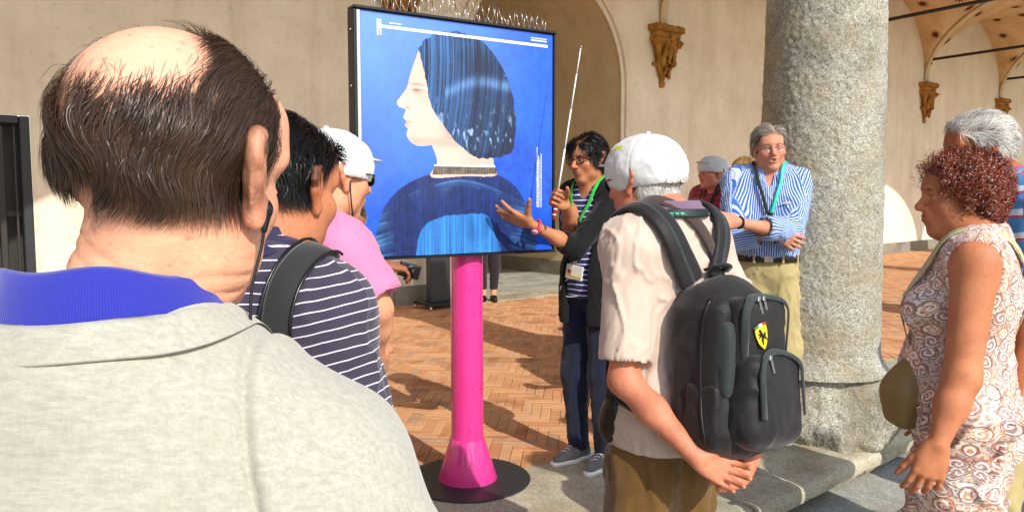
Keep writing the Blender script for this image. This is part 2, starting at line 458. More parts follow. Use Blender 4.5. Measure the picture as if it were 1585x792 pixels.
def brickmat():
    t = NT('brick', .85, .25); v = t.coord(); oi = t.n('ShaderNodeObjectInfo'); at = t.attr('rnd')
    r = t.math('FRACT', t.math('ADD', oi.outputs['Random'], at))
    c = t.ramp(r, [(0, '#c68a5e'), (.25, '#d0986b'), (.5, '#d8a577'), (.7, '#d1a580'), (.85, '#c2865e'), (1, '#bb9c82')])
    g = t.n('ShaderNodeNewGeometry'); n = t.noise(g.outputs['Position'], 9, 5, .6); n2 = t.noise(g.outputs['Position'], 1.3, 3, .6)
    c = t.mix(t.math('MULTIPLY', n, .35), c, lin('#6b4a36'), 'MULTIPLY'); c = t.mix(t.math('MULTIPLY', t.ramp(n2, [(.4, 0.0), (.7, 1.0)]), .35), c, lin('#c9a27c')); n5 = t.noise(g.outputs['Position'], 2.4, 6, .7); c = t.mix(t.math('MULTIPLY', t.ramp(n5, [(.52, 0.0), (.66, 1.0)]), .5), c, lin('#8a6a52'), 'MULTIPLY')
    t.base(c); t.bump(t.noise(g.outputs['Position'], 120, 4, .6), .3, .002); return t.m
M['brick'] = brickmat()
M['mortar'] = plain('mortar', '#a89880', .95, .1, .2, 40)
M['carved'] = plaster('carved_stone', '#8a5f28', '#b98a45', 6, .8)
M['iron'] = plain('iron', '#26221f', .55, .5, .2, 90)
M['black_metal'] = plain('black_metal', '#141414', .4, .5, .1, 60)
M['dark_grey'] = plain('dark_grey_paint', '#2b2d30', .5, .4, .1, 40)
M['steel'] = plain('steel', '#b9b9b9', .25, .5, .1, 30, 1.0)
M['white_plastic'] = plain('white_plastic', '#e6e6e2', .4, .4, .05)
M['black_plastic'] = plain('black_plastic', '#0c0c0d', .3, .5, .05)
def pinkm():
    t = NT('pink_paint', .28, .5); v = t.coord(); n = t.noise(v, 3, 4); s = t.noise(v, 160, 2, .5)
    c = t.mix(n, '#d42a7f', '#e0398f'); c = t.mix(t.ramp(s, [(.70, 0.0), (.74, 1.0)]), c, '#f0a0c8'); sc_ = t.noise(t.coord(scale=(1, 1, 5)), 14, 6, .8); c = t.mix(t.math('MULTIPLY', t.ramp(sc_, [(.60, 0.0), (.70, 1.0)]), .35), c, '#b8507f'); rg_ = t.ramp(t.noise(v, 9, 5, .7), [(.3, .2), (.8, .5)]); t.rgh(rg_); t.base(c)
    t.b.inputs['Coat Weight'].default_value = .5; t.b.inputs['Coat Roughness'].default_value = .12
    t.bump(t.noise(v, 30, 2), .04, .001); return t.m
M['pink_paint'] = pinkm()
def vcol(name, rough=.35, spec=.4, coat=0.0):
    t = NT(name, rough, spec); t.base(t.attr('Col', 'Color')); t.b.inputs['Coat Weight'].default_value = coat; return t.m
M['print'] = vcol('poster_print', .42, .4, .15)
# ================================================================ SETTING
U = np.array((.761, .648, 0)); U /= np.linalg.norm(U); NW = np.array((-U[1], U[0], 0)); W0 = np.array((-1.57, 9.6, 0))
def wp(t, v, z): return W0+U*t+NW*v+np.array((0, 0, z))
RW = np.array([U, NW, (0, 0, 1)]).T            # local (along wall, into wall, up) -> world
CC = np.array((1.80, 4.62, 0)); cr = CC-W0; CT, CV = cr.dot(U), cr.dot(NW)
LOW = -.15; EDGE_V = -6.40
def wallroot(name, label, cat, t=0, v=0, z=0):
    e = empty(name, wp(t, v, z), math.atan2(U[1], U[0]), label, cat); return e
# --- ground
def sheet(name, poly, z, mat, kind='structure'):
    o = mk(name, [(x, y, z) for x, y in poly], [tuple(range(len(poly)))], mat, smooth=False); return tag(o, kind=kind)
sheet('ground', [(-300, -300), (300, -300), (300, 400), (-300, 400)], LOW-.03, M['paving'])
# lower courtyard paving : separate slabs beside the step
pav = MB(); random.seed(3)
pavement = tag(empty('courtyard_paving', wp(CT, EDGE_V, LOW), math.atan2(U[1], U[0])), kind='structure')
k = 0; shared = None
for r in range(9):
    v = -.32-r*.62; t = -8+random.random()*.5
    while t < 9:
        L = random.uniform(.8, 1.35)
        b = MB().box((t+L/2, v-.3, -.04), (L-.008, .612, .08), bev=.006)
        o = b.build('paving_slab', M['paving'], pavement, smooth=False); t += L
# arcade floor
sheet('arcade_floor', [tuple(wp(a, b, 0)[:2]) for a, b in ((-14, EDGE_V+.03), (60, EDGE_V+.03), (60, 5), (-14, 5))], -.006, M['mortar'])
# granite kerb strip slabs (edge of the arcade), each its own piece
step = tag(empty('arcade_step', wp(CT, EDGE_V, 0), math.atan2(U[1], U[0])), kind='structure')
def slab_mesh(L, D, out, H=.15):
    """long slab with rounded nosing and a recessed riser"""
    pr = [(-out, -.075), (-out-.006, -.05), (-out-.004, -.025), (-out+.008, -.008), (-out+.03, 0), (D, 0), (D, -H), (.03, -H), (.02, -.09), (-out+.02, -.082)]
    n = 22; V = []; F = []; m = len(pr)
    for i in range(n+1):
        x = -L/2+.004+(L-.008)*i/n
        for (y, z) in pr: V.append((x, y, z))
    V = np.array(V); V[:, 1] += fbm(V+out*91, 5, 3, 5)*.007*(V[:, 1] < .1); V[:, 2] += fbm(V+out*71, 4, 3, 9)*.004
    for i in range(n):
        for j in range(m): F.append((i*m+j, (i+1)*m+j, (i+1)*m+(j+1) % m, i*m+(j+1) % m))
    F.append(tuple(range(m))); F.append(tuple(n*m+j for j in range(m))[::-1])
    return V, F
tE = -9.0; spec = [(1.3, .0)]*5
slabs = []
# the joint seen in the photo between the two slabs beside the column
tj = (GP(1234, 751)-wp(0, 0, 0)).dot(U)-CT
edges = [tj-6.1, tj-4.9, tj-3.6, tj-2.45, tj-1.5, tj-.40, tj, tj+.80, tj+2.1, tj+3.3, tj+4.6, tj+6.0, tj+7.4, tj+9, tj+11, tj+14]
outs = [.02, .05, .03, .06, .05, .07, .06, .0, -.04, .01, .02, 0, .02, 0, .01]
for a, b, ou in zip(edges[:-1], edges[1:], outs):
    V, F = slab_mesh(b-a, .98, ou); o = mk('kerb_slab', V+np.array(((a+b)/2, 0, .006)), F, M['slab'], step); autosmooth(o, 40)
# --- herringbone brick paving
def herring():
    w = .062; n = 4; L = w*n; V = []; out = []
    c, s = math.cos(math.radians(45)), math.sin(math.radians(45))
    R = int(30/w)
    I, J = np.meshgrid(np.arange(-90, 420), np.arange(-330, 330), indexing='ij')
    m = (I-J) % (2*n)
    for hz in (1, 0):
        sel = (m == 0) if hz else (m == 2*n-1)
        i, j = I[sel], J[sel]
        cx = (i+(n/2 if hz else .5))*w; cy = (j+(.5 if hz else n/2))*w
        t = c*cx-s*cy; v = s*cx+c*cy-3
        k = (v > EDGE_V+.88) & (v < -.02) & (t > -7) & (t < 21) & ~((v > -.55) & (t > .9) & (t < 4.6))
        out.append(np.stack([t[k], v[k], np.full(k.sum(), hz)], 1))
    return np.concatenate(out), w, L
H, bw, bL = herring()
pts = W0[None]+U[None]*H[:, :1]+NW[None]*H[:, 1:2]
Yc = pts[:, 1]; pxs = 792.5+FPX*pts[:, 0]/Yc; pys = 300+FPX*CAMH/Yc
vis = ((pxs > 588) & (pxs < 905) & (pys > 470) & (pys < 728)) | ((pxs > 1372) & (pxs < 1440) & (pys > 470) & (pys < 560))
order = np.where(vis)[0][np.argsort(Yc[vis])][:300]; near = np.zeros(len(H), bool); near[order] = True
floorb = tag(empty('brick_paving', wp(0, 0, 0), math.atan2(U[1], U[0])), kind='structure')
g = .0035
proto = MB().box((0, 0, -.02), (bL-g, bw-g, .04), bev=.0025).build('brick', M['brick'], None, smooth=False).data
bpy.data.objects.remove(bpy.data.objects['brick'])
rr = RNG.random(len(H)); dz = RNG.normal(0, .0007, len(H))
for i in order:
    o = bpy.data.objects.new('brick', proto); COL.objects.link(o); o.parent = floorb
    o.location = (H[i, 0], H[i, 1], dz[i]); o.rotation_euler = (RNG.normal(0, .004), RNG.normal(0, .004), math.radians(45 if H[i, 2] else 135))
far = np.where(~near)[0]; q = H[far]
hx, hy = (bL-g)/2, (bw-g)/2
cor = np.array([(-hx, -hy), (hx, -hy), (hx, hy), (-hx, hy)]); V = np.zeros((len(q), 8, 3))
for hz in (1, 0):
    a = math.radians(45 if hz else 135); R2 = np.array([[math.cos(a), -math.sin(a)], [math.sin(a), math.cos(a)]]); c2 = cor@R2.T; c3 = (cor*np.array((1.012, 1.04)))@R2.T
    mm = q[:, 2] == hz
    V[mm, :4, :2] = q[mm, None, :2]+c2[None]; V[mm, 4:, :2] = q[mm, None, :2]+c3[None]
V[:, :4, 2] = dz[far][:, None]+RNG.normal(0, .0007, (len(q), 4)); V[:, 4:, 2] = -.03
b0 = (np.arange(len(q))*8)[:, None]
Q = np.concatenate([b0+np.array(f)[None] for f in ((0, 1, 2, 3), (4, 5, 1, 0), (5, 6, 2, 1), (6, 7, 3, 2), (7, 4, 0, 3))])
tag(mk('distant_brick', V.reshape(-1, 3), Q, M['brick'], floorb, smooth=False, attrs={'rnd': np.repeat(rr[far], 8)}), kind='stuff')
# threshold slabs before the passage
thr = tag(empty('threshold_paving', wp(0, 0, 0), math.atan2(U[1], U[0])), kind='structure')
for a, b in ((.9, 2.2), (2.2, 3.4), (3.4, 4.6)):
    MB().box(((a+b)/2, -.27, -.02), (b-a-.008, .54, .05), bev=.004).build('paving_slab', M['slab'], thr, smooth=False)
for r in range(6):
    for a, b in ((1.23, 2.3), (2.3, 3.3), (3.3, 4.29)):
        MB().box(((a+b)/2+.001, .3+r*.6, -.02), (b-a-.01, .592, .05), bev=.004).build('paving_slab', M['paving'], thr, smooth=False)

# --- back wall with passage and gate opening
WH = 6.25
PL, PR = 1.23, 4.29; PS = 3.05; PRAD = (PR-PL)/2; GL, GR, GH = -5.4, -3.68, 2.08
wall = wallroot('arcade_back_wall', 'long pale plaster wall at the back of the arcade with an arched passage', 'wall')
def wallgrid(t0, t1, z0, z1, v=0, nt=2, nz=2, nm='wall_face', m=None):
    T = np.linspace(t0, t1, nt); Z = np.linspace(z0, z1, nz)
    V = [(t, v, z) for t in T for z in Z]; F = [(i*nz+j, (i+1)*nz+j, (i+1)*nz+j+1, i*nz+j+1) for i in range(nt-1) for j in range(nz-1)]
    return V, F
wf = MB()
for a in ((-14, GL, -.02, WH), (GL, GR, GH, WH), (GR, PL, -.02, WH), (PR, 60, -.02, WH)): wf.add(*wallgrid(*a))
n = 24; V = []
for i in range(n+1):
    a = math.pi*(1-i/n); V += [((PL+PR)/2+PRAD*math.cos(a), 0, PS+PRAD*math.sin(a)), ((PL+PR)/2+PRAD*math.cos(a), 0, WH)]
wf.add(V, [(2*i, 2*i+2, 2*i+3, 2*i+1) for i in range(n)])
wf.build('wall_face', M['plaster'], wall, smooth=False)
# passage interior
ps = MB(); prof = [(PL, -.02), (PL, PS)]+[((PL+PR)/2+PRAD*math.cos(math.pi*(1-i/n)), PS+PRAD*math.sin(math.pi*(1-i/n))) for i in range(n+1)]+[(PR, -.02)]
V = [(t, v, z) for v in (0, 4.5) for t, z in prof]; m = len(prof)
ps.add(V, [(i, i+1, m+i+1, m+i) for i in range(m-1)]+[tuple(range(m, 2*m))])
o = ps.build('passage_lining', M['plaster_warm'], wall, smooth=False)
# plaster moulding round the arch
ar = MB()
for off, wd, pr in ((.0, .05, .03), (.11, .06, .045)):
    path = [(PR+off, 0, .22)]+[(PR+off, 0, z) for z in (1, 2, 3)]+[((PL+PR)/2+(PRAD+off)*math.cos(a), 0, PS+(PRAD+off)*math.sin(a)) for a in np.linspace(.05, math.pi-.05, 30)]+[(PL-off, 0, z) for z in (3, 2, 1, .22)]
    P = np.array(path); ar.band(P, np.tile((0, -1., 0), (len(P), 1)), wd, pr)
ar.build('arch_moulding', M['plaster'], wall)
# stone plinth
pl = MB()
for a, b in ((-14, GL), (GR, PL), (PR, 60)):
    t = a
    while t < b-.01:
        L = min(1.9, b-t); pl.box((t+L/2, -.02, .105), (L-.004, .055, .25), bev=.006); t += L
pl.box((PR-.02, 2.2, .12), (.05, 4.4, .26), bev=.006); pl.box((PL+.02, 2.2, .12), (.05, 4.4, .26), bev=.006)
pl.build('plinth_course', M['darkstone'], wall, smooth=False)
# gate (dark iron bars) at the left
gate = wallroot('barred_gate', 'dark iron barred gate in the wall at far left', 'gate', (GL+GR)/2, 0, 0)
gw = GR-GL
MB().box((0, .35, GH/2), (gw, .04, GH), bev=.005).build('backing_door', M['iron'], gate, smooth=False)
for a in (-1, 1): MB().box((a*(gw/2-.04), .06, GH/2), (.08, .12, GH-.004), bev=.008).build('jamb', M['dark_grey'], gate, smooth=False)
MB().box((0, .06, GH-.035), (gw-.17, .12, .07), bev=.008).build('lintel', M['dark_grey'], gate, smooth=False)
for i in range(14):
    x = -gw/2+.12+i*(gw-.24)/13; th = .05 if i % 3 == 0 else .02
    MB().box((x, .05, GH/2-.04), (th, .02 if th < .03 else .05, GH-.10), bev=.003).build('bar', M['iron'], gate, smooth=False)
for z in (.5, 1.2): MB().box((0, .085, z), (gw-.17, .02, .05), bev=.003).build('rail', M['iron'], gate, smooth=False)

# --- vault over the arcade
BAY = 5.03; SPR = 4.1; RISE = 1.95; T0 = .22
def bayp(k, a, b, dz=0):
    """a along the arcade 0..1, b from wall 0 to columns 1"""
    A = wp(T0+BAY*k, 0, 0); Cc = CC+U*BAY*k; base = A*(1-b)+Cc*b+U*BAY*a
    za = math.sqrt(max(0, 1-(2*a-1)**2)); zb = math.sqrt(max(0, 1-(2*b-1)**2))
    return base+np.array((0, 0, SPR+RISE*max(za, zb*1.0)+dz))
vt = NT('vault_plaster', .92, .15); vv = vt.coord(); c = vt.mix(vt.ramp(vt.noise(vv, 2.2, 5, .6), [(.35, 0.0), (.7, 1.0)]), '#c8a87c', '#dfc69c')
c = vt.mix(vt.math('MULTIPLY', vt.ramp(vt.noise(vv, 38, 4, .7), [(.5, 0.0), (.62, 1.0)]), .45), c, lin('#a98a5e')); vt.base(c); vt.bump(vt.noise(vv, 40, 4), .3, .004); M['vault'] = vt.m
M['star'] = plain('star_paint', '#6b2414', .85, .2, .3, 60)
VLAB = ['vault bay outside the picture, third left of the poster', 'vault bay outside the picture, second left of the poster', 'vault bay outside the picture above the barred gate', 'star painted vault bay above the poster and the arched passage', 'star painted vault bay above the white cap, behind the granite column', 'painted vault bay with dark red stars just right of the granite column', 'second painted vault bay with stars right of the column', 'third painted vault bay with stars at the right edge', 'far star painted vault bay above the grey haired man']+['vault bay hidden far along the arcade, number %s from the end' % w for w in ('three', 'two', 'one')]
for k in range(-3, 9):
    bay = tag(empty('vault_bay', bayp(k, .5, .5)*np.array((1, 1, 0))), VLAB[k+3], 'vault', 'vault bays of the arcade')
    N = 40; V = []; off = np.array(bay.location)
    par = [.5-.5*math.cos(math.pi*i/N) for i in range(N+1)]
    V = np.array([bayp(k, a, b)-off for a in par for b in par])
    Q = np.array([(i*(N+1)+j, i*(N+1)+j+1, (i+1)*(N+1)+j+1, (i+1)*(N+1)+j) for i in range(N) for j in range(N)])
    autosmooth(mk('vault_shell', V, Q, M['vault'], bay), 25)
    if -1 <= k <= 7:
        st = MB(); random.seed(k)
        for ia in range(7):
            for ib in range(8):
                a = (ia+.5+random.uniform(-.12, .12))/7; b = (ib+.5+random.uniform(-.12, .12))/8
                if min(a, 1-a) < .05: continue
                ct = bayp(k, a, b); e = .012
                da = unit(bayp(k, a+e, b)-bayp(k, a-e, b)); db = unit(bayp(k, a, b+e)-bayp(k, a, b-e)); nn = unit(np.cross(da, db)); nn = nn if nn[2] < 0 else -nn
                db = np.cross(nn, da); r = random.uniform(.13, .19); m = 20; ph = random.random()
                VV = [ct-off+nn*.018]
                for s in range(m):
                    an = 2*math.pi*s/m+ph; ra = r if s % 2 == 0 else r*.33
                    VV.append(ct-off+nn*.012+ra*(math.cos(an)*da+math.sin(an)*db))
                st.add(VV, [(0, 1+s, 1+(s+1) % m) for s in range(m)])
        tag(st.build('painted_star', M['star'], bay, smooth=False), kind='stuff')
    # transverse rib between the bays (narrow plaster rib)
    rib = MB(); P = np.array([bayp(k, 0.0, b)*np.array((1, 1, 0))+np.array((0, 0, SPR+RISE*math.sqrt(max(0, 1-(2*b-1)**2))-.02))-off for b in par])
    nn = np.gradient(P, axis=0); nn /= np.linalg.norm(nn, axis=1)[:, None]; nr = np.cross(nn, U); nr *= -np.sign(nr[:, 2:3]+1e-9)
    rib.band(P, nr, .16, .05); rib.build('rib', M['plaster_warm'], bay)
# lunette arches (edge moulding where the vault meets the wall)
# roof and courtyard front of the arcade
fr = wallroot('arcade_front_wall', 'plaster wall carried on the arcade columns above the arches', 'wall', 0, 0, 0)
fm = MB(); T1 = CT-3*BAY
for side in (-.27, .27):
    for k in range(-3, 9):
        V = []
        for i in range(25):
            a = i/24; V += [(CT+BAY*(k+a), CV+side, SPR+RISE*math.sqrt(max(0, 1-(2*a-1)**2))), (CT+BAY*(k+a), CV+side, 7.6)]
        fm.add(V, [(2*i, 2*i+2, 2*i+3, 2*i+1) for i in range(24)])
for k in range(-3, 9):
    V = []
    for i in range(25):
        a = i/24; z = SPR+RISE*math.sqrt(max(0, 1-(2*a-1)**2)); V += [(CT+BAY*(k+a), CV-.27, z), (CT+BAY*(k+a), CV+.27, z)]
    fm.add(V, [(2*i, 2*i+2, 2*i+3, 2*i+1) for i in range(24)])
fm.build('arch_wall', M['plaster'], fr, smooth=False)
MB().box(((CT+T0)/2+12, CV/2, 7.3), (72, 7.2, .3)).build('roof', M['plaster_warm'], fr, smooth=False)
# tie rods
for k in range(-1, 8):
    a = wp(T0+BAY*k, -.12, 4.62); b = CC+U*BAY*k+np.array((0, 0, 4.62))
    r = tag(empty('tie_rod', a), ['iron tie rod far left outside the picture', 'iron tie rod above the poster outside the picture', 'iron tie rod above the white cap outside the picture', 'dark iron tie rod nearest the granite column, crossing the vault', 'second iron tie rod right of the column, above a carved corbel', 'third iron tie rod, small and far along the vault', 'hidden iron tie rod fourth beyond the column', 'hidden iron tie rod fifth beyond the column', 'hidden iron tie rod sixth beyond the column'][k+1], 'tie rod', 'iron tie rods across the vault')
    rb = MB(); rb.tube([(0, 0, 0), tuple(b-a)], .034, 8); rb.build('rod', M['iron'], r)
    MB().tube([(0, 0, -.12), (0, 0, .14)], .03, 6).build('anchor', M['iron'], r)
# corbels
def corbel_mesh():
    p = [E((0, .08, .62), (.30, .26, .10), k=.03), Bx((0, .05, .78), (.30, .22, .03), .015, k=.01), Bx((0, .06, .69), (.25, .19, .02), .015, k=.02)]
    p += [Cn((0, .06, .55), (0, .03, .05), .22, .06, k=.04)]
    for s in (-1, 1):
        p += [E((s*.23, -.12, .58), (.06, .07, .06), k=.012), E((s*.23, -.19, .58), (.025, .03, .025), k=.004), Cn((s*.2, -.1, .52), (s*.08, -.05, .12), .035, .03, k=.01)]
        p += [Cn((s*.06, -.17, .60), (s*.13, -.13, .32), .03, .035, k=.008), E((s*.12, -.13, .28), (.05, .04, .05), k=.008), Cn((s*.03, -.12, .2), (s*.07, -.08, .08), .025, k=.01), Cn((s*.28, .05, .6), (s*.12, .08, .15), .035, .03, k=.01)]
    p += [Cn((0, -.18, .55), (0, -.14, .3), .03, k=.008), E((0, -.15, .42), (.06, .05, .07), k=.01), Cn((-.2, -.02, .27), (.2, -.02, .27), .03, k=.01), E((0, .02, .0), (.07, .07, .07), k=.02), E((0, -.2, .64), (.05, .04, .05), k=.01)]
    p += [Pl((0, 0.02, 0), (0, 1, 0))]
    V, Q = mesh_sdf(p, .014); N = vnorm(V, Q); V = V+N*(fbm(V, 28, 3, 4)*.010+fbm(V, (60, 60, 20), 2, 8)*.004)[:, None]; return V, Q
Vc, Qc = corbel_mesh(); cor_me = None
cl = {0: 'carved golden stone corbel on the wall above the poster', 1: 'large carved golden stone corbel hanging on the wall above the white cap', 2: 'carved stone corbel hidden behind the granite column', 3: 'carved golden stone corbel just right of the granite column', 4: 'small far carved corbel directly above the grey haired man'}
for k in range(-2, 8):
    if cor_me is None: o = mk('carved_corbel', Vc, Qc, M['carved']); cor_me = o.data
    else: o = bpy.data.objects.new('carved_corbel', cor_me); COL.objects.link(o)
    o.location = wp(T0+BAY*k, 0, 3.16); o.scale = (1.12, 1.1, 1.1); o.rotation_euler = (0, 0, math.atan2(U[1], U[0]))
    tag(o, cl.get(k, {-2: 'carved stone corbel outside the picture, far left', -1: 'carved stone corbel above the barred gate', 5: 'carved corbel hidden far right, first beyond the grey haired man', 6: 'carved corbel hidden far right, second from the end', 7: 'last carved corbel at the far end of the arcade'}.get(k)), 'corbel', 'carved corbels along the wall')
# short pilaster strips rising from the corbels to the vault
# --- granite column
def column(k):
    r = tag(empty('granite_column', CC+U*BAY*k), 'massive rough granite column on the arcade step' if k == 0 else 'granite column further along the arcade, outside the picture', 'column', None if k == 0 else 'other columns of the arcade')
    nz, na = (420, 300) if k == 0 else (60, 64)
    zs = np.linspace(.36, 3.55, nz); an = np.linspace(0, 2*math.pi, na, endpoint=False)
    Z, A = np.meshgrid(zs, an, indexing='ij'); R = .352-.012*(Z-.4)-.006*np.maximum(Z-2, 0)+.06*np.clip((.5-Z)/.14, 0, 1)**2
    P = np.stack([R*np.cos(A), R*np.sin(A), Z], -1).reshape(-1, 3)
    d = fbm(P, 14, 3, 1)*.0022+fbm(P, 48, 3, 2)*.0034+np.minimum(0, fbm(P, 11, 3, 3)+.85)*.012
    N = P*np.array((1, 1, 0)); N /= np.linalg.norm(N, axis=1)[:, None]; P = P+N*d[:, None]
    i, j = np.meshgrid(np.arange(nz-1), np.arange(na), indexing='ij'); Q = np.stack([i*na+j, i*na+(j+1) % na, (i+1)*na+(j+1) % na, (i+1)*na+j], -1).reshape(-1, 4)
    mk('shaft', P, Q, M['granite'], r)
    # worn base
    p = [Cn((0, 0, .16), (0, 0, .30), .43, .37, k=.04), Bx((0, 0, .05), (.36, .36, .03), .035, RW[:3, :3] @ rotZ(0), k=.05), E((.12, -.36, .05), (.20, .14, .07), RW, k=.06), E((-.30, -.25, .10), (.2, .16, .10), k=.08), E((.22, -.33, .14), (.12, .12, .12), k=.07), Pl((0, 0, .0), (0, 0, -1)), Pl((0, 0, .42), (0, 0, 1))]
    V, Q = mesh_sdf(p, .012 if k == 0 else .04); N = vnorm(V, Q); V = V+N*(fbm(V, 7, 4, 11)*.018+fbm(V, 26, 3, 6)*.006)[:, None]*(V[:, 2:3] > .004)
    mk('base', V, Q, M['granite'], r)
    c = MB(); c.lathe([(.33, 3.5), (.37, 3.55), (.35, 3.6), (.36, 3.72), (.46, 3.95), (.48, 4.0)], n=32); c.box((0, 0, 4.06), (1.0, 1.0, .12), R=RW, bev=.02); c.build('capital', M['carved'], r)
for k in (-2, -1, 0, 1, 2, 3, 4): column(k)
# faint ochre stencil mark on the column: built as paint patches on the shaft
# ================================================================ POSTER STAND
PD = unit((.842, .538, 0)); PN = np.array((PD[1], -PD[0], 0))     # along the panel, towards the viewer
POLE = np.array((-.215, 3.72, 0)); PB = POLE+PN*.105
def ray_s(px):
    r = (px-792.5)/FPX/ (math.cos(PITCH)+(396-200)/FPX*math.sin(PITCH)); return (PB[0]-r*PB[1])/(r*PD[1]-PD[0])
sL, sR = ray_s(549), ray_s(855.5); PLc = PB+PD*sL; PRc = PB+PD*sR; PWD = sR-sL
zt = (PX(546, 10, PLc[1])[2]+PX(854, 53, PRc[1])[2])/2; zb = (PX(553, 402, PLc[1])[2]+PX(857, 388, PRc[1])[2])/2; PHT = zt-zb
stand = tag(empty('poster_stand', POLE, math.atan2(PD[1], PD[0])), 'blue portrait poster panel on a pink pole with a round dark base', 'poster stand')
x0 = (PLc-POLE).dot(PD); yp = -.105; xc = x0+PWD/2; zc = (zt+zb)/2
b = MB().box((xc, yp+.018, zc), (PWD-.01, .05, PHT-.01), bev=.004); b.build('panel_body', M['dark_grey'], stand, smooth=False)
f = MB()
f.box((xc, yp+.012, zt), (PWD+.012, .075, .012), bev=.003); f.build('frame_rail', M['black_metal'], stand, smooth=False); MB().box((xc, yp+.012, zb), (PWD+.012, .075, .008), bev=.003).build('frame_rail', M['black_metal'], stand, smooth=False)
for a in (x0, x0+PWD): MB().box((a, yp+.016, zc), (.012, .068, PHT-.014), bev=.003).build('frame_side', M['black_metal'], stand, smooth=False)
f = MB(); f.box((x0+.016, yp-.014, zc), (.018, .008, PHT-.02), bev=.002); f.build('edge_strip', M['steel'], stand, smooth=False)
for z in (zt-.09, zt-.32, zt-.55, zt-.8): MB().lathe([(.006, 0), (.006, .004), (.003, .006)], (x0-.006, yp+.01, z), 10, rotY(-math.pi/2)).build('screw', M['steel'], stand)
def inpoly(X, Y, poly):
    r = np.zeros(X.shape, bool); n = len(poly)
    for i in range(n):
        (x1, y1), (x2, y2) = poly[i], poly[(i+1) % n]
        c = (y1 > Y) != (y2 > Y)
        if y1 != y2: r ^= c & (X < (x2-x1)*(Y-y1)/(y2-y1)+x1)
    return r
def smoothpoly(p, n=90):
    return [tuple(q) for q in curve([(x, y, 0) for x, y in p+[p[0]]], n)[:, :2]]
nx, ny = 420, 440
A, B = np.meshgrid(np.linspace(0, 1, nx), np.linspace(0, 1, ny), indexing='ij'); P3 = np.stack([A, B, A*0], -1).reshape(-1, 3)
n1 = fbm(P3, 5, 4, 3).reshape(A.shape); n2 = fbm(P3, (160, 4, 1), 3, 5).reshape(A.shape); n3 = fbm(P3, 40, 3, 6).reshape(A.shape)
img = np.array(lin('#1551c8'))[None, None]*np.ones((nx, ny, 1)); img = img*(1+.20*n1+.12*n3)[..., None]
img += (np.array(lin('#7d9be0'))*.55)[None, None]*np.clip(1-np.hypot(A-.05, B+.05)*1.1, 0, 1)[..., None]
def lay(mask, colr, amt=1.0):
    global img
    m = (mask*amt)[..., None] if not np.isscalar(mask) else mask; img = img*(1-m)+np.array(colr)*m
# a plain robed bust in profile (generic drawing, masses of colour only)
robe = inpoly(A, B, smoothpoly([(.03, 1.02), (.06, .90), (.10, .79), (.20, .70), (.36, .645), (.52, .635), (.68, .65), (.80, .72), (.86, .84), (.88, 1.02), (.45, 1.05)]))
base = np.array(lin('#12265e'))[None, None]*(1+.35*n2+.2*n3)[..., None]; img = np.where(robe[..., None], base, img)
lite = robe & inpoly(A+.006*n1, B+.004*n3, smoothpoly([(.24, 1.02), (.27, .90), (.36, .84), (.60, .83), (.66, .92), (.68, 1.02), (.45, 1.05)]))
img = np.where(lite[..., None], np.array(lin('#2f7ac9'))*(1+.35*n2+.2*n1)[..., None], img)
for q in range(9):
    yy = .69+.036*q+.30*np.abs(A-.46)**1.6*(1.3-q*.07)+.012*np.sin(A*9+q*1.7); w = (np.exp(-((B-yy)/.004)**2)+.45*np.exp(-((B-yy-.014)/.014)**2))*robe*np.clip(.4+.7*n1, 0, 1); lay(np.clip(w*1.3, 0, 1), lin('#5a9fe0'), .55)
neck = inpoly(A, B, smoothpoly([(.33, .52), (.36, .60), (.33, .665), (.50, .66), (.67, .655), (.66, .60), (.64, .50), (.5, .45)]))
face = inpoly(A, B, smoothpoly([(.27, .14), (.245, .20), (.225, .255), (.215, .29), (.19, .325), (.165, .355), (.175, .375), (.205, .385), (.20, .405), (.195, .42), (.21, .435), (.20, .452), (.215, .465), (.21, .49), (.23, .52), (.27, .535), (.35, .53), (.45, .55), (.6, .5), (.55, .2), (.4, .12)], 200))
skinc = np.array(lin('#cdb0a2'))[None, None]*(1+.06*n1+.03*n3)[..., None]
shade = np.clip((A-.30)/.25, 0, 1)[..., None]; skinc = skinc*(1-.18*shade)*(1-.25*np.exp(-((B-.515)/.02)**2)*(A < .5))[..., None]*(1-.3*np.exp(-((A-.33-.35*(B-.2))/.035)**2)*(B < .5))[..., None]+np.array(lin('#b58270'))*.18*shade
img = np.where((face | neck)[..., None], skinc, img)
for (x, y, w, h, c, a) in ((.258, .302, .028, .007, '#4a3028', .9), (.262, .312, .034, .012, '#a98a7c', .5), (.235, .34, .012, .05, '#d8c0b4', .6), (.30, .34, .05, .03, '#b98f80', .4), (.262, .277, .036, .006, '#8a6553', .7), (.205, .437, .022, .006, '#c0705f', .9), (.205, .452, .02, .007, '#cf8a78', .7), (.215, .377, .014, .006, '#b0705c', .6), (.30, .40, .06, .05, '#eab8a4', .4)):
    lay(np.exp(-((A-x)/w)**2-((B-y)/h)**2)*(face | neck), lin(c), a)
hair = inpoly(A+.004*n3, B+.006*n3, smoothpoly([(.27, .13), (.29, .19), (.31, .27), (.33, .36), (.39, .44), (.47, .52), (.57, .575), (.70, .575), (.77, .53), (.785, .40), (.76, .27), (.70, .16), (.60, .07), (.45, .04), (.33, .07)]))
sx = A+.20*(B-.3)**2; str_ = fbm(np.stack([A+.35*(B-.15)**2, B*.12, A*0], -1).reshape(-1, 3), (210, 9, 1), 4, 22).reshape(A.shape)
hc = np.array(lin('#0b1636'))[None, None]+np.array(lin('#3f7fc4'))[None, None]*(np.clip(.22+.45*str_+.25*n1, 0, 1)*np.clip(1.35-A*1.4-B*.35, .06, 1))[..., None]
img = np.where(hair[..., None], hc, img)
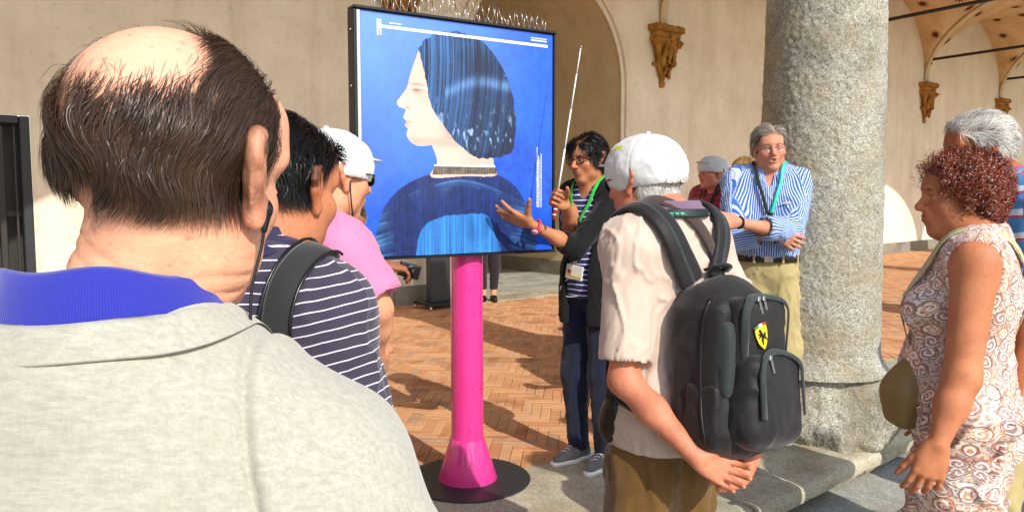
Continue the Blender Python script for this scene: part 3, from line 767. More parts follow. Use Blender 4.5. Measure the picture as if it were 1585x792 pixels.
lay(hair*np.exp(-((B-.30+.16*(A-.35)+.02*np.sin(A*14))/.022)**2)*(A > .4)*(.6+.4*str_), lin('#6f9fe0'), .55)
lay(hair*np.clip(fbm(P3, (70, 30, 1), 2, 31).reshape(A.shape)-.55, 0, 1)*np.exp(-((B-.47)/.09)**2), lin('#9cc4ee'), 1.0)
coll = inpoly(A, B, [(.345, .612), (.665, .607), (.685, .648), (.335, .655)]); img = np.where(coll[..., None], np.array(lin('#5a5048'))*(1+.5*np.sign(np.sin(A*420))*.4+.4*n3)[..., None], img)
lay((coll & (B < .618)).astype(float), lin('#e8e0da'), .8)
sp = (fbm(P3, 150, 1, 44).reshape(A.shape) > .97); lay((sp & (robe | hair)).astype(float), lin('#8fb4dc'), .4)
# printed marks: bracket, long white bar, lines of minute text
def seg(x1, y1, x2, y2, w): 
    t = np.clip(((A-x1)*(x2-x1)+(B-y1)*(y2-y1))/((x2-x1)**2+(y2-y1)**2), 0, 1); return np.hypot(A-x1-t*(x2-x1), (B-y1-t*(y2-y1))) < w
mk_ = seg(.085, .055, .965, .055, .0065) | seg(.078, .030, .078, .088, .004) | seg(.092, .030, .092, .088, .003) | seg(.078, .046, .092, .046, .002) | seg(.078, .030, .092, .030, .002)
img = np.where(mk_[..., None], .80, img)
for (xx, ya, yb) in ((.910, .52, .80), (.918, .56, .80), (.926, .57, .80), (.934, .55, .80)):
    d = (np.abs(A-xx) < .0022) & (B > ya) & (B < yb) & (np.sin(B*900+xx*4000) > -.6); img = np.where(d[..., None], .8, img)
for (xa, xb, yy) in ((.13, .19, .037), (.87, .965, .024), (.87, .965, .034)):
    d = (np.abs(B-yy) < .0025) & (A > xa) & (A < xb) & (np.sin(A*900) > -.5); img = np.where(d[..., None], .8, img)
img = np.clip(img, 0.0, .95)
V = np.stack([x0+.028+(PWD-.038)*A, np.full(A.shape, yp-.0095), zt-.01-(PHT-.018)*B], -1).reshape(-1, 3)
i, j = np.meshgrid(np.arange(nx-1), np.arange(ny-1), indexing='ij'); Q = np.stack([i*ny+j, i*ny+j+1, (i+1)*ny+j+1, (i+1)*ny+j], -1).reshape(-1, 4)
mk('poster_print', V, Q, M['print'], stand, smooth=False, col=img.reshape(-1, 3))
# bird spikes on top
MB().box((xc, yp+.02, zt+.009), (PWD-.02, .03, .005)).build('spike_base', M['white_plastic'], stand, smooth=False)
random.seed(5); n = 30
for i in range(n):
    x = x0+.10+(PWD-.13)*i/(n-1); s = MB(); h = random.uniform(.085, .115)
    for sg in (-1, 1):
        s.tube([(x, yp+.02, zt+.011), (x+sg*.022+random.uniform(-.006, .006), yp+.02+random.uniform(-.02, .05), zt+h)], .0013, 5)
    s.build('bird_spike', M['steel'], stand)
# pole, cone, base
MB().lathe([(.077, .20), (.077, zt-.12)], n=48).build('pole', M['pink_paint'], stand)
autosmooth(bpy.data.objects['pole'])
o = MB().lathe([(.142, .014), (.143, .018), (.081, .212), (.0772, .214)], n=48).build('pole_cone', M['pink_paint'], stand); autosmooth(o)
o = MB().lathe([(.300, .0), (.305, .004), (.305, .010), (.300, .014)], n=72).build('base_disc', M['dark_grey'], stand); autosmooth(o)
for z in (zt-.2, zb+.15): MB().box((0, -.07, z), (.2, .02, .05), bev=.003).build('bracket', M['black_metal'], stand, smooth=False)

# dark freestanding info pillar far behind the pole
IP = GP(676, 476)
pil = tag(empty('dark_info_pillar', IP, math.atan2(U[1], U[0])), 'dark grey flat pillar on a low wheeled base behind the pink pole', 'display stand')
MB().box((.07, .06, .95), (.30, .10, 1.8), bev=.006).build('pillar_panel', M['dark_grey'], pil, smooth=False)
MB().box((0.05, .0, .065), (.52, .40, .03), bev=.006).build('foot_plate', M['black_metal'], pil, smooth=False)
for a in (-.2, .3):
    for c in (-.17, .17): MB().lathe([(.012, 0), (.016, .004), (.012, .05)], (a, c, .0), 12).build('leveller', M['steel'], pil)
# info board by the wall between the cap and the red shirt
IB = GP(1056, 408)
ib = tag(empty('info_board', wp(5.9, -.6, 0), math.atan2(U[1], U[0])), 'dark framed info board standing against the wall left of the red shirt', 'info board')
for a in (-.17, .17): MB().box((a, .0, .62), (.03, .03, 1.24), bev=.004).build('board_leg', M['dark_grey'], ib, smooth=False)
MB().box((0, -.02, 1.12), (.42, .03, .40), bev=.005).build('board_frame', M['iron'], ib, smooth=False)
for z in (1.26, 1.2, 1.14, 1.08, 1.02, .98): MB().box((-.04, -.039, z), (.24, .006, .034), bev=.002).build('board_panel', M['strip'] if 'strip' in M else M['darkstone'], ib, smooth=False)
# ================================================================ PEOPLE
def rot_to(d, up=(0, 0, 1)):
    """matrix whose z column is d"""
    z = unit(d); x = np.cross(up, z); x = unit(x) if np.linalg.norm(x) > 1e-6 else V3(1, 0, 0); return np.array([x, np.cross(z, x), z]).T
def ik(sh, wr, l1, l2, hint):
    d = wr-sh; L = np.linalg.norm(d); 
    if L > (l1+l2)*.999: wr = sh+d/L*(l1+l2)*.999; d = wr-sh; L = np.linalg.norm(d)
    u = d/L; a = (l1*l1-l2*l2+L*L)/(2*L); h = math.sqrt(max(l1*l1-a*a, 0)); w = V3(hint)-u*np.dot(hint, u); w = unit(w); return sh+u*a+w*h, wr
def head_prims(C, R, s=1.0, ears=1.0, jaw=1.0, nose=1.0, detail=False, mouth_open=0.0):
    T = lambda x, y, z: C+R@(V3(x, y, z)*s); p = []
    e = lambda c, r, k=.02, op='add', RR=None, tg='head': p.append(E(T(*c), V3(r)*s, R if RR is None else R@RR, k=k*s, op=op, tag=tg))
    c_ = lambda a, b, ra, rb, k=.015, op='add', tg='head': p.append(Cn(T(*a), T(*b), ra*s, rb*s, k=k*s, op=op, tag=tg))
    e((0, -.012, .036), (.0745, .093, .082)); e((0, -.045, .02), (.062, .053, .062), .012)
    e((0, .030, -.030), (.060*jaw, .062, .080), .022)
    e((0, .062, -.098), (.028*jaw, .024, .022), .03)
    for q in (-1, 1):
        e((q*.046*jaw, .012, -.066), (.024, .036, .028), .035); e((q*.040*jaw, .062, -.024), (.024*jaw, .022, .020), .03)
        e((q*.028, .084, .020), (.028, .012, .010), .02, RR=rotZ(-q*.35))
    e((0, .074, .055), (.055, .022, .035), .04)
    for q in (-1, 1): e((q*.031, .101, -.001), (.017, .014, .011), .014, 'sub')
    c_((0, .089, .012), (0, .114*nose+.0, -.028), .0075, .0105, .014); e((0, .112*nose, -.032), (.010, .011, .009), .008)
    for q in (-1, 1): e((q*.012, .100, -.034), (.008, .011, .0075), .008)
    e((0, .084, -.060), (.026, .014, .018), .02)
    e((0, .0955, -.056), (.021, .007, .0050), .005); e((0, .0945, -.0675-mouth_open*.4), (.018, .0075, .0058), .005)
    if mouth_open: e((0, .102, -.062-mouth_open*.2), (.013, .012, .0035+mouth_open*.3), .004, 'sub')
    else: e((0, .1045, -.0618), (.022, .004, .0014), .003, 'sub')
    for q in (-1, 1):   # eyeballs sit in the sockets
        e((q*.031, .0805, .0), (.0125, .0115, .0115), .003)
        e((q*.031, .0835, .0075), (.0150, .0090, .0052), .004); e((q*.031, .0825, -.0085), (.0150, .0085, .0040), .005)
    if ears:
        for q in (-1, 1):
            pts = [(.073, .006, -.034), (.079, -.002, -.020), (.086, -.015, -.004), (.091, -.024, .012), (.089, -.020, .028), (.082, -.004, .033), (.075, .008, .024), (.073, .012, .010)]
            for a, b in zip(pts[:-1], pts[1:]): c_((q*a[0], a[1], a[2]), (q*b[0], b[1], b[2]), .0040 if detail else .0050, .0040 if detail else .0050, .009 if detail else .006, tg='ear')
            if detail: e((q*.0815, -.012, .003), (.0045, .0205, .034), .010, RR=rotZ(q*.55), tg='ear'); e((q*.079, .000, -.030), (.006, .010, .014), .012, tg='ear')
            e((q*.078, -.006, .004), (.006, .016, .026), .008, RR=rotZ(q*.45), tg='ear'); e((q*.077, .004, -.030), (.0065, .010, .012), .008, tg='ear')
            e((q*.086, .004, .0), (.006, .009, .012), .006, 'sub'); e((q*.073, .010, -.004), (.006, .008, .014), .006, tg='ear')
    return p
def hand_prims(w, fd, pn, curls, s=1.0, thumb=(.8, .6, .3), tcurl=.3, spread=.0, side=1, flen=None):
    """w wrist, fd towards fingers, pn palm facing direction. side=+1: thumb on +cross(fd,pn)"""
    fd = unit(fd); pn = unit(V3(pn)-fd*np.dot(pn, fd)); ac = np.cross(fd, pn)*side; p = []
    Lf = flen or [.072, .080, .074, .058]
    for i in range(4):
        kx = .031-.0205*i; kb = w+(fd*(.088-.004*abs(i-1.2))+ac*kx)*s
        p.append(Cn(w+(ac*kx*.55)*s+fd*.012*s, kb, .0135*s, .0112*s, k=.014*s, tag='hand'))
        a = kb; th = 0; sp = unit(fd+ac*spread*(1.3-i)*.8)
        cu = curls[i] if hasattr(curls, '__len__') else curls
        cu = cu if hasattr(cu, '__len__') else (cu*.8, cu*1.1, cu*.7)
        r = .0096*s if i < 3 else .0083*s
        for j, fr in enumerate((.46, .30, .24)):
            th += cu[j]; d = sp*math.cos(th)+pn*math.sin(th); b = a+d*Lf[i]*fr*s
            p.append(Cn(a, b, r*(1-.08*j), r*(.94-.09*j), k=.0035*s, tag='hand')); a = b
    t0 = w+(fd*.022+ac*.022+pn*.006)*s; td = unit(ac*thumb[0]+fd*thumb[1]+pn*thumb[2]); t1 = t0+td*.044*s
    p.append(Cn(t0, t1, .0165*s, .0125*s, k=.014*s, tag='hand')); d2 = unit(td+fd*tcurl+pn*tcurl*.6); t2 = t1+d2*.033*s
    p.append(Cn(t1, t2, .0112*s, .0100*s, k=.005*s, tag='hand')); d3 = unit(d2+fd*tcurl*.7+pn*tcurl*.5); p.append(Cn(t2, t2+d3*.026*s, .0100*s, .0078*s, k=.004*s, tag='hand'))
    p.append(E(w+(fd*.045)*s, V3(.036, .014, .044)*s, np.array([ac, pn, fd]).T, k=.012*s, tag='hand'))
    return p
class Person:
    def __init__(s, label, feet, theta, h=1.70, g=1.0, head=(0, 0, 0), skin='#d9a07c', lip='#b06a5c', brow='#4a3a30', group=None, lean=0.0,
                 arms=None, female=False, stance=.10, headk=None, cat='person', headoff=(0, 0, 0), neck_r=1.0, headscale=1.0, shrug=0.0):
        s.root = tag(empty('person', feet, theta), label, cat, group); s.feet = V3(feet); s.th = theta; s.f = f = h/1.70; s.g = g
        s.skinc = V3(lin(skin)); s.lip = V3(lin(lip)); s.brow = V3(lin(brow)); s.female = female
        R = rotZ(head[0])@rotX(-head[1])@rotY(head[2]); s.Rh = R; s.hs = headscale*f**.5
        L = lambda x, y, z: V3(x*g, y*g+lean*max(0, z-.9)**1.2, z)*V3(1, 1, 1)*f
        s.L = L; s.C = L(0, 0, 1.575)+V3(headoff)+V3(0, .02, 0); s.neckbase = L(0, -.02, 1.43)
        sw = .172 if female else .185
        hipw = .165 if female else .155
        t = []
        t += [E(L(0, 0, .95), V3(hipw*g, .115*g, .13)*f, k=.05, tag='torso'), E(L(0, .012, 1.08), V3((.13 if female else .145)*g, .105*g, .15)*f, k=.07, tag='torso'),
              E(L(0, -.005, 1.27), V3((.145 if female else .165)*g, .112*g, .17)*f, k=.06, tag='torso'), E(L(0, -.035, 1.33), V3(.15*g, .08*g, .12)*f, k=.05, tag='torso')]
        if female:
            for q in (-1, 1): t.append(E(L(q*.07, .085, 1.25), V3(.062*g, .055*g, .062)*f, k=.04, tag='torso'))
        zs = 1.395+shrug
        t += [Cn(L(-sw+.03, -.015, zs), L(sw-.03, -.015, zs), .056*f, k=.06, tag='torso'), Cn(L(0, -.025, 1.455), L(-sw+.01, -.018, zs), .052*f*neck_r, .05*f, k=.05, tag='torso'), Cn(L(0, -.025, 1.455), L(sw-.01, -.018, zs), .052*f*neck_r, .05*f, k=.05, tag='torso')]
        for q in (-1, 1): t.append(E(L(q*.085, -.055, .93), V3(.085*g, .075*g, .10)*f, k=.05, tag='torso'))
        s.torso = t; nr = (.050 if female else .060)*neck_r*f
        s.neck = [Cn(s.neckbase, s.C+R@V3(0, -.022, -.055)*s.hs, nr*1.08, nr, k=.04, tag='neck'), Cn(s.neckbase+V3(0, .02, -.01), s.C+R@V3(0, .012, -.075)*s.hs, nr*.85, nr*.75, k=.04, tag='neck')]
        s.sh = {q: L(q*sw, -.015, zs) for q in (-1, 1)}; s.l1 = .285*f; s.l2 = .255*f
        s.el = {}; s.wr = {}; s.hand = {}; arms = arms or {}
        for q in (-1, 1):
            a = arms.get(q)
            if a is None: a = dict(wr=s.sh[q]+V3(q*.05, .05, -.53)*f, hint=(q*.3, -1, 0))
            el, wr = (V3(a['el']), V3(a['wr'])) if 'el' in a else ik(s.sh[q], V3(a['wr']), s.l1, s.l2, V3(a['hint']))
            s.el[q] = el; s.wr[q] = wr
            fd = a.get('fd', wr-el); pn = a.get('pn', (-q, 0, 0))
            sd = a.get('side'); 
            if sd is None:
                ac = np.cross(unit(fd), unit(V3(pn)-unit(fd)*np.dot(pn, unit(fd)))); sd = q
                # right hand (q=+1): thumb = cross(pn, fd); left: cross(fd, pn)
            s.hand[q] = hand_prims(wr, fd, pn, a.get('curl', .35), f*a.get('hs', 1.0), a.get('thumb', (.8, .6, .3)), a.get('tcurl', .3), a.get('spread', .15), sd)
        ar = .046*f*(.88 if female else 1)*(.6+.4*g)
        s.upper = {q: [Cn(s.sh[q], s.el[q], ar*1.12, ar*.86, k=.03, tag='arm%d' % q)] for q in (-1, 1)}
        s.fore = {q: [Cn(s.el[q], s.el[q]*.6+s.wr[q]*.4, ar*.88, ar*.84, k=.03, tag='arm%d' % q), Cn(s.el[q]*.6+s.wr[q]*.4, s.wr[q], ar*.84, ar*.54, k=.03, tag='arm%d' % q)] for q in (-1, 1)}
        s.hip = {q: L(q*.085, -.01, .90) for q in (-1, 1)}; s.kn = {q: L(q*(.085+stance*.2), .02, .48) for q in (-1, 1)}; s.an = {q: L(q*stance, -.02, .085) for q in (-1, 1)}
        s.leg = {q: [Cn(s.hip[q], s.kn[q], .088*f*g, .060*f*g, k=.04, tag='leg%d' % q), Cn(s.kn[q], s.kn[q]*.62+s.an[q]*.38+V3(0, -.015, 0), .056*f, .058*f, k=.03, tag='leg%d' % q), Cn(s.kn[q]*.62+s.an[q]*.38+V3(0, -.015, 0), s.an[q], .056*f, .038*f, k=.03, tag='leg%d' % q)] for q in (-1, 1)}
        s.foot = {q: [Cn(s.an[q]+V3(0, -.02, -.04)*f, s.an[q]+V3(q*.02, .13, -.055)*f, .036*f, .026*f, k=.02, tag='foot')] for q in (-1, 1)}
        s.head = head_prims(s.C, R, s.hs, **(headk or {}))
        s.inv = rotZ(-theta)
    def loc(s, w): return s.inv@(V3(w)-s.feet)
    def all(s):
        return s.torso+s.neck+sum((s.upper[q]+s.fore[q]+s.hand[q]+s.leg[q]+s.foot[q] for q in (-1, 1)), [])+s.head
    def skin(s, step=.012, hstep=.0035, handstep=.0045, hands=(-1, 1), paint=None, post=None, scalp=None):
        fine = [(s.C-.13, s.C+.14, hstep)]
        for q in hands:
            b = [p.bbox() for p in s.hand[q]]; fine.append((np.min([x[0] for x in b], 0)-.01, np.max([x[1] for x in b], 0)+.01, handstep))
        V, Q = mesh_sdf(s.all(), step, fine)
        h = (V-s.C)@s.Rh/s.hs; n = fbm(V, 30, 3, 3)[:, None]
        c = s.skinc*(1+.13*n)
        inh = np.abs(h).max(1) < .14
        def blob(cx, r, colr, amt):
            nonlocal c
            for q in (-1, 1):
                d = (h-V3(cx)*V3(q, 1, 1))/V3(r); w = np.exp(-(d**2).sum(1))[:, None]*amt*inh[:, None]; c = c*(1-w)+V3(colr)*w
                if cx[0] == 0: break
        red = s.skinc*V3(1.0, .62, .55)
        blob((.04, .07, -.025), (.022, .03, .02), red, .45); blob((0, .115, -.03), (.014, .02, .014), red, .5); blob((.085, -.01, .0), (.012, .03, .04), red, .45)
        blob((0, .097, -.0555), (.022, .02, .0055), s.lip, .9); blob((0, .096, -.068), (.019, .02, .0060), s.lip, .9)
        blob((.030, .095, .021), (.018, .03, .0042), s.brow, .8)
        blob((.031, .095, -.0005), (.011, .02, .0042), (.55, .5, .46), .8); blob((.031, .095, -.0005), (.0048, .02, .0048), (.02, .012, .01), 1.0)
        blob((.031, .094, .006), (.014, .02, .0018), (.05, .03, .025), .75)
        if scalp is not None:
            dn = h/(np.linalg.norm(h, axis=1)[:, None]+1e-9); hm = (nohairface(dn, None, .5, -.38) & inh)[:, None]; c = np.where(hm, c*.25+V3(lin(scalp))*.75, c)
        if paint is not None: c = paint(V, h, c)
        if post is not None: V = post(V, Q, h)
        mk('body', V, Q, M['skin'], s.root, col=np.clip(c, 0, 1))
        return V, Q
    def uv(s, V):
        """(along, around) cloth coordinates"""
        al = V[:, 2].copy(); c = s.C; y0 = V[:, 1]+.02; aro = np.arctan2(V[:, 0], np.abs(y0)+.05)*.17
        dt = sdf(s.torso, V)
        for q in (-1, 1):
            d = sdf(s.upper[q]+s.fore[q], V); m = (d < dt+.03) & (((V-s.sh[q])@V3(q, 0, .35) > -.012) | (d < dt-.05)); ax = unit(s.el[q]-s.sh[q]); ax2 = unit(s.wr[q]-s.el[q])
            t1 = (V-s.sh[q])@ax; t2 = (V-s.el[q])@ax2; t = np.where(t2 > 0, s.l1+t2, np.minimum(t1, s.l1)); t = np.where(t2 > 0, t, t1)
            b = np.cross(ax, (0, 1, 0.1)); b = unit(b); b2 = np.cross(ax, b); r = V-s.sh[q]
            b = np.where((t2 > 0)[:, None], unit(np.cross(ax2, (0, 1, .1)))[None], b[None]); bb2 = np.where((t2 > 0)[:, None], np.cross(ax2, unit(np.cross(ax2, (0, 1, .1))))[None], b2[None])
            r = np.where((t2 > 0)[:, None], V-s.el[q], r); an = np.arctan2((r*b).sum(1), (r*bb2).sum(1))*.055
            al = np.where(m, 5.0-t, al); aro = np.where(m, an+.3, aro)
        d = np.minimum(sdf(s.leg[-1], V), sdf(s.leg[1], V)); al = al
        return al, aro
    def wear(s, name, prims, mat, step=.008, fold=.004, fs=(10, 10, 3.6), seed=1, parent=None, fine=(), ridged=True, extra=None, label=None, rel=1):
        V, Q = mesh_sdf(prims, step, fine); V = relax(V, Q, rel); N = vnorm(V, Q)
        al, ar = s.uv(V)
        if fold:
            wv = V+np.stack([fbm(V, 5, 2, seed+3), fbm(V, 5, 2, seed+4), fbm(V, 5, 2, seed+5)], 1)*.06
            r = fbm(wv, fs, 3, seed)
            if ridged:
                r1 = 1-np.minimum(np.abs(r)*2.6, 1); fx = V[:, 2:3]*.0; w2 = V+np.stack([fbm(V, 4, 2, seed+6), fbm(V, 4, 2, seed+7), fbm(V, 4, 2, seed+8)], 1)*.05
                r2 = 1-np.minimum(np.abs(fbm(w2, np.array(fs)*np.array((1.9, 1.9, .7)), 2, seed+9))*2.8, 1); amp = np.clip(.6+.8*fbm(V, 4, 2, seed+11), 0, 1.4)
                r = r1**2.2*1.1+r2**2.5*.55*amp-.35+.5*fbm(V, 3.5, 2, seed+12)
            cuts = [q for q in prims if q.op != 'add']
            mk_ = np.ones(len(V))
            for q in cuts: mk_ = np.minimum(mk_, np.clip(np.abs(q.dist(V[:, 0], V[:, 1], V[:, 2]))/.025, 0.0, 1))
            V = V+N*(r*fold*mk_)[:, None]
        if extra is not None: V = extra(V, N)
        o = mk(name, V, Q, mat, parent or s.root, attrs={'along': al, 'around': ar})
        if label: o['label'] = label
        return o
    def top(s, name, mat, d=.012, hem=.88, sleeve=.55, neck=.010, step=.008, fold=.004, seed=1, vneck=0, flare=.0, arms=(-1, 1), sl_d=.012, **k):
        f = s.f; pt = [q.inflate(d, k=q.k) for q in s.torso]; p = []
        pt.append(E(s.L(0, 0, hem+.06), V3((.155+d+flare)*s.g, (.118+d+flare)*s.g, .12)*f, k=.06))
        if hem < .86: pt.append(Cn(s.L(0, 0, hem+.02), s.L(0, 0, .95), .155*f*s.g+flare, .15*f*s.g, k=.06))
        subs = []
        for q in arms:
            if sleeve <= 0: continue
            a = s.sh[q]; b = s.el[q]; w = s.wr[q]
            ra = s.upper[q][0].p['ra']+sl_d+.006; BR = .085
            if sleeve < 1:
                e = a+(b-a)*sleeve; p.append(Cn(a, e+unit(b-a)*.03, ra, ra+.006, k=.03, tag='sl')); ax = unit(b-a)
                subs.append(Cn(e-ax*.01, e+ax*.08, ra*1.0+.0, ra*1.25, op='sub', k=.003, tag='cut')); subs[-1].p.update(a=e+ax*(BR+.0), b=e+ax*(BR+.05), ra=BR, rb=BR)
            else:
                fr = sleeve-1; e = b+(w-b)*fr; rb = s.fore[q][0].p['rb']+sl_d
                p += [Cn(a, b, ra, ra*.96, k=.03), Cn(b, e, ra*.96, (rb if fr > .6 else ra*.92)*(.78 if fr > .8 else 1), k=.03)]
                ax = unit(w-b); subs.append(Cn(e+ax*.065, e+ax*.10, .065, .065, op='sub', k=.003))
        nb = s.neckbase; sl_ = subs; subs = []
        subs.append(Cn(nb+V3(0, 0, .015), nb+V3(0, .01, .12), s.neck[0].p['ra']+neck, s.neck[0].p['ra']+neck+.01, op='sub', k=.006))
        if vneck: subs.append(Cn(nb+V3(0, .03, .05), nb+V3(0, .11, -vneck), .05, .012, op='sub', k=.01))
        subs.append(Pl(s.L(0, 0, hem), (0, 0, -1)))
        return s.wear(name, p+sl_+pt+subs, mat, step, fold, seed=seed, **dict(dict(rel=3), **k))
    def collar(s, mat, d=.006, hgt=.045, open_=24, pts=.022, r=None, n=70):
        """turned-down collar: a stand round the neck with a flap falling on the shirt"""
        nb = s.neckbase; R0 = (r or s.neck[0].p['ra'])+d; body = [q.inflate(.020) for q in s.torso]; V = []
        for i in range(n+1):
            a = math.radians(90+open_)+math.radians(360-2*open_)*i/n; fr = max(0, math.sin(a)); e = max(0, 1-min(i, n-i)/(n*.16)); ln = hgt+pts*e
            for (o, z) in ((.001, .045), (.003, .082), (.006, .088), (.010, .086), (.014, .074), (.020+.012*e, .086-ln*.6), (.028+.022*e, .086-ln), (.026+.02*e, .083-ln), (.012, .045)):
                V.append(nb+V3(math.cos(a)*(R0+o), math.sin(a)*(R0+o*1.1)+.012*fr, z-.065*fr**1.4-.006))
        V = np.array(V); m = 9; dd = sdf(body, V); g = sgrad(body, V); V = V+g*np.clip(.002-dd, 0, .03)[:, None]*(np.arange(len(V)) % m > 4)[:, None]
        F = [(i*m+j, (i+1)*m+j, (i+1)*m+(j+1) % m, i*m+(j+1) % m) for i in range(n) for j in range(m)]+[tuple(range(m)), tuple(n*m+j for j in range(m))[::-1]]
        al, ar = s.uv(V); o = mk('collar', V, F, mat, s.root, attrs={'along': al, 'around': ar*1.0}); return o
    def trousers(s, mat, top=1.0, bottom=.07, d=.014, loose=0.0, step=.012, fold=.008, seed=4, name='trousers', **k):
        f = s.f; p = [q.inflate(d, k=.05) for q in s.torso[:1]]; p += [q.inflate(d) for q in s.torso[-2:]]
        for q in (-1, 1):
            p += [Cn(s.hip[q], s.kn[q], .092*f*s.g+d, .064*f+d+loose, k=.03), Cn(s.kn[q], s.an[q]+V3(0, 0, .0), .064*f+d+loose, .048*f+d+loose*1.1, k=.03)]
        p += [Pl(s.L(0, 0, top), (0, 0, 1)), Pl(s.L(0, 0, bottom), (0, 0, -1))]
        return s.wear(name, p, mat, step, fold, fs=(12, 12, 5), seed=seed, **k)
    def shoes(s, mat, sole='white_plastic', n='shoe', low=False, scale=1.0):
        for q in (-1, 1):
            a = s.an[q]; z0 = a[2]; f = s.f*scale
            fw = V3(q*.12, 1, 0)/np.linalg.norm((q*.12, 1, 0)); R = np.array([np.cross(fw, (0, 0, 1)), fw, (0, 0, 1)]).T; gz = V3(a[0], a[1], 0)
            p = [Cn(gz+fw*-.035*f+V3(0, 0, .045), gz+fw*.06*f+V3(0, 0, .045), .040*f, .040*f, k=.03), Cn(gz+fw*.06*f+V3(0, 0, .04), gz+fw*.155*f+V3(0, 0, .030), .040*f, .028*f, k=.03), Cn(gz+fw*-.02*f+V3(0, 0, .05), a+V3(0, 0, .0 if not low else -.03), .042*f, .040*f, k=.02), Pl(gz+V3(0, 0, .018), (0, 0, -1))]
            if not low: p.append(Pl(a+V3(0, 0, .01), (0, .25, 1)))
            o = s.wear(n, p, mat, .006, .0)
            p = [Cn(gz+fw*-.04*f+V3(0, 0, .02), gz+fw*.06*f+V3(0, 0, .02), .046*f, .046*f, k=.02, flat=None), Cn(gz+fw*.06*f+V3(0, 0, .02), gz+fw*.17*f+V3(0, 0, .02), .046*f, .030*f, k=.02), Pl(gz+V3(0, 0, .024), (0, 0, 1)), Pl(gz+V3(0, 0, .001), (0, 0, -1))]
            V, Q = mesh_sdf(p, .006); mk('sole', V, Q, M[sole], o)
            if not low:
                b = MB()
                for i in range(4):
                    c = gz+fw*(.035+.025*i)*f+V3(0, 0, .088-.007*i); b.tube([c+R@V3(-.022, -.006, -.006), c+V3(0, 0, .003), c+R@V3(.022, .006, -.006)], .0025, 5)
                b.build('lace', M['white_plastic'], o)
    def glasses(s, frame='black_plastic', r=(.023, .017), w=.0022, lens=None, dark=False):
        g = MB(); R, C, h = s.Rh, s.C, s.hs; T = lambda x, y, z: C+R@(V3(x, y, z)*h)
        for q in (-1, 1):
            pts = [T(q*.032+r[0]*math.cos(a)*(1.0), .104-.006*abs(math.cos(a)), -.002+r[1]*math.copysign(abs(math.sin(a))**.8, math.sin(a))) for a in np.linspace(0, 2*math.pi, 24, endpoint=False)]
            g.tube(pts, w, 6, closed=True)
            g.tube([T(q*(.031+r[0]), .100, .006), T(q*.073, .075, .008), T(q*.083, .01, .010), T(q*.082, -.012, .0)], w*.9, 6)
        g.tube([T(-.010, .106, .002), T(0, .108, .006), T(.010, .106, .002)], w, 6)
        o = g.build('glasses', M[frame], s.root)
        for q in (-1, 1):
            b = MB(); V = [T(q*.032, .103, -.002)]+[T(q*.032+r[0]*.96*math.cos(a), .103-.006*abs(math.cos(a)), -.002+r[1]*.96*math.copysign(abs(math.sin(a))**.8, math.sin(a))) for a in np.linspace(0, 2*math.pi, 20, endpoint=False)]
            b.add(V, [(0, 1+i, 1+(i+1) % 20) for i in range(20)]); b.build('lens', M['dark_lens' if dark else 'lens'], o)
        return o
    def cap(s, mat, theta=0, up=.0, h=.098, brim=True, btn=True, back=-.028, tilt=-.10, brimmat=None, step=.004, name='cap', d=.0, seed=3, brim_l=.075, brow=.03):
        R = s.Rh@rotX(tilt); C = s.C; k = s.hs; T = lambda x, y, z: C+R@(V3(x, y, z)*k)
        p = [E(T(0, -.004, .030), V3(.088+d, .125+d, h)*k, R, k=.01), Pl(T(0, 0, back+.02), R@V3(0, -.12, -1)), E(T(0, -.004, .030), V3(.082+d, .119+d, h-.006)*k, R, op='sub', k=.003)]
        def ex(V, N):
            hh = (V-C)@R/k; an = np.arctan2(hh[:, 0], hh[:, 1]+.014); seam = np.abs(np.mod(an, math.pi/3)-math.pi/6); rad = np.hypot(hh[:, 0], hh[:, 1]+.014)
            return V-N*(np.exp(-((seam)*rad/.003)**2)*.0015)[:, None]+N*(fbm(V, 22, 3, seed)*.0028)[:, None]
        o = s.wear(name, p, mat, step, 0, extra=ex)
        if brim:
            b = [E(T(0, .075, brow-.006), V3(.079+d, .040+brim_l, .034)*k, R, k=.01), E(T(0, .075, brow-.012), V3(.080+d, .043+brim_l, .034)*k, R, op='sub', k=.002), Pl(T(0, .070, 0), R@V3(0, -1, 0)), Pl(T(0, 0, brow+.01), R@V3(0, .05, -1)) ]
            s.wear('brim', b, brimmat or mat, .0032, 0, parent=o, rel=0)
        if btn: 
            V, Q = mesh_sdf([E(T(0, -.014, .030+h), V3(.008, .008, .004)*k, R)], .002); mk('cap_button', V, Q, mat, o)
        return o
    # ------------------------------------------------------------ hair
    def hair(s, n, mask, flow, length, steps=8, width=.0011, lift=.004, mat=None, jitter=.25, curl=None, name='hair', seed=1, base_off=.0005, taper=.25, surf=None, up=.0, wave=None):
        rg = np.random.default_rng(seed); C, R, k = s.C, s.Rh, s.hs
        surf = surf or [q for q in s.head if q.tag != 'ear']+s.neck
        d = rg.normal(size=(n*6, 3)); d /= np.linalg.norm(d, axis=1)[:, None]
        m = mask(d, rg); d = d[m][:n]
        P = C+(d@R.T)*.15*k
        for _ in range(14):
            P = P-(d@R.T)*np.clip(sdf(surf, P), -.03, .03)[:, None]*.9
        n = len(P); ln = length(d, rg) if callable(length) else length*rg.uniform(.7, 1.15, n)
        nc = max(n//26, 1); cl = rg.integers(0, nc, n)
        # clumping by nearest coarse noise
        st = [P.copy()]; Ns = []; pos = P.copy(); per = rg.normal(size=(n, 3))*jitter
        ph = fbm(P, 55, 1, seed)*6; lf = lift*rg.uniform(.4, 1.6, n)*(1+.5*fbm(P, 40, 2, seed+2)) if np.isscalar(lift) else lift(d, rg)
        N = sgrad(surf, pos); Ns.append(N)
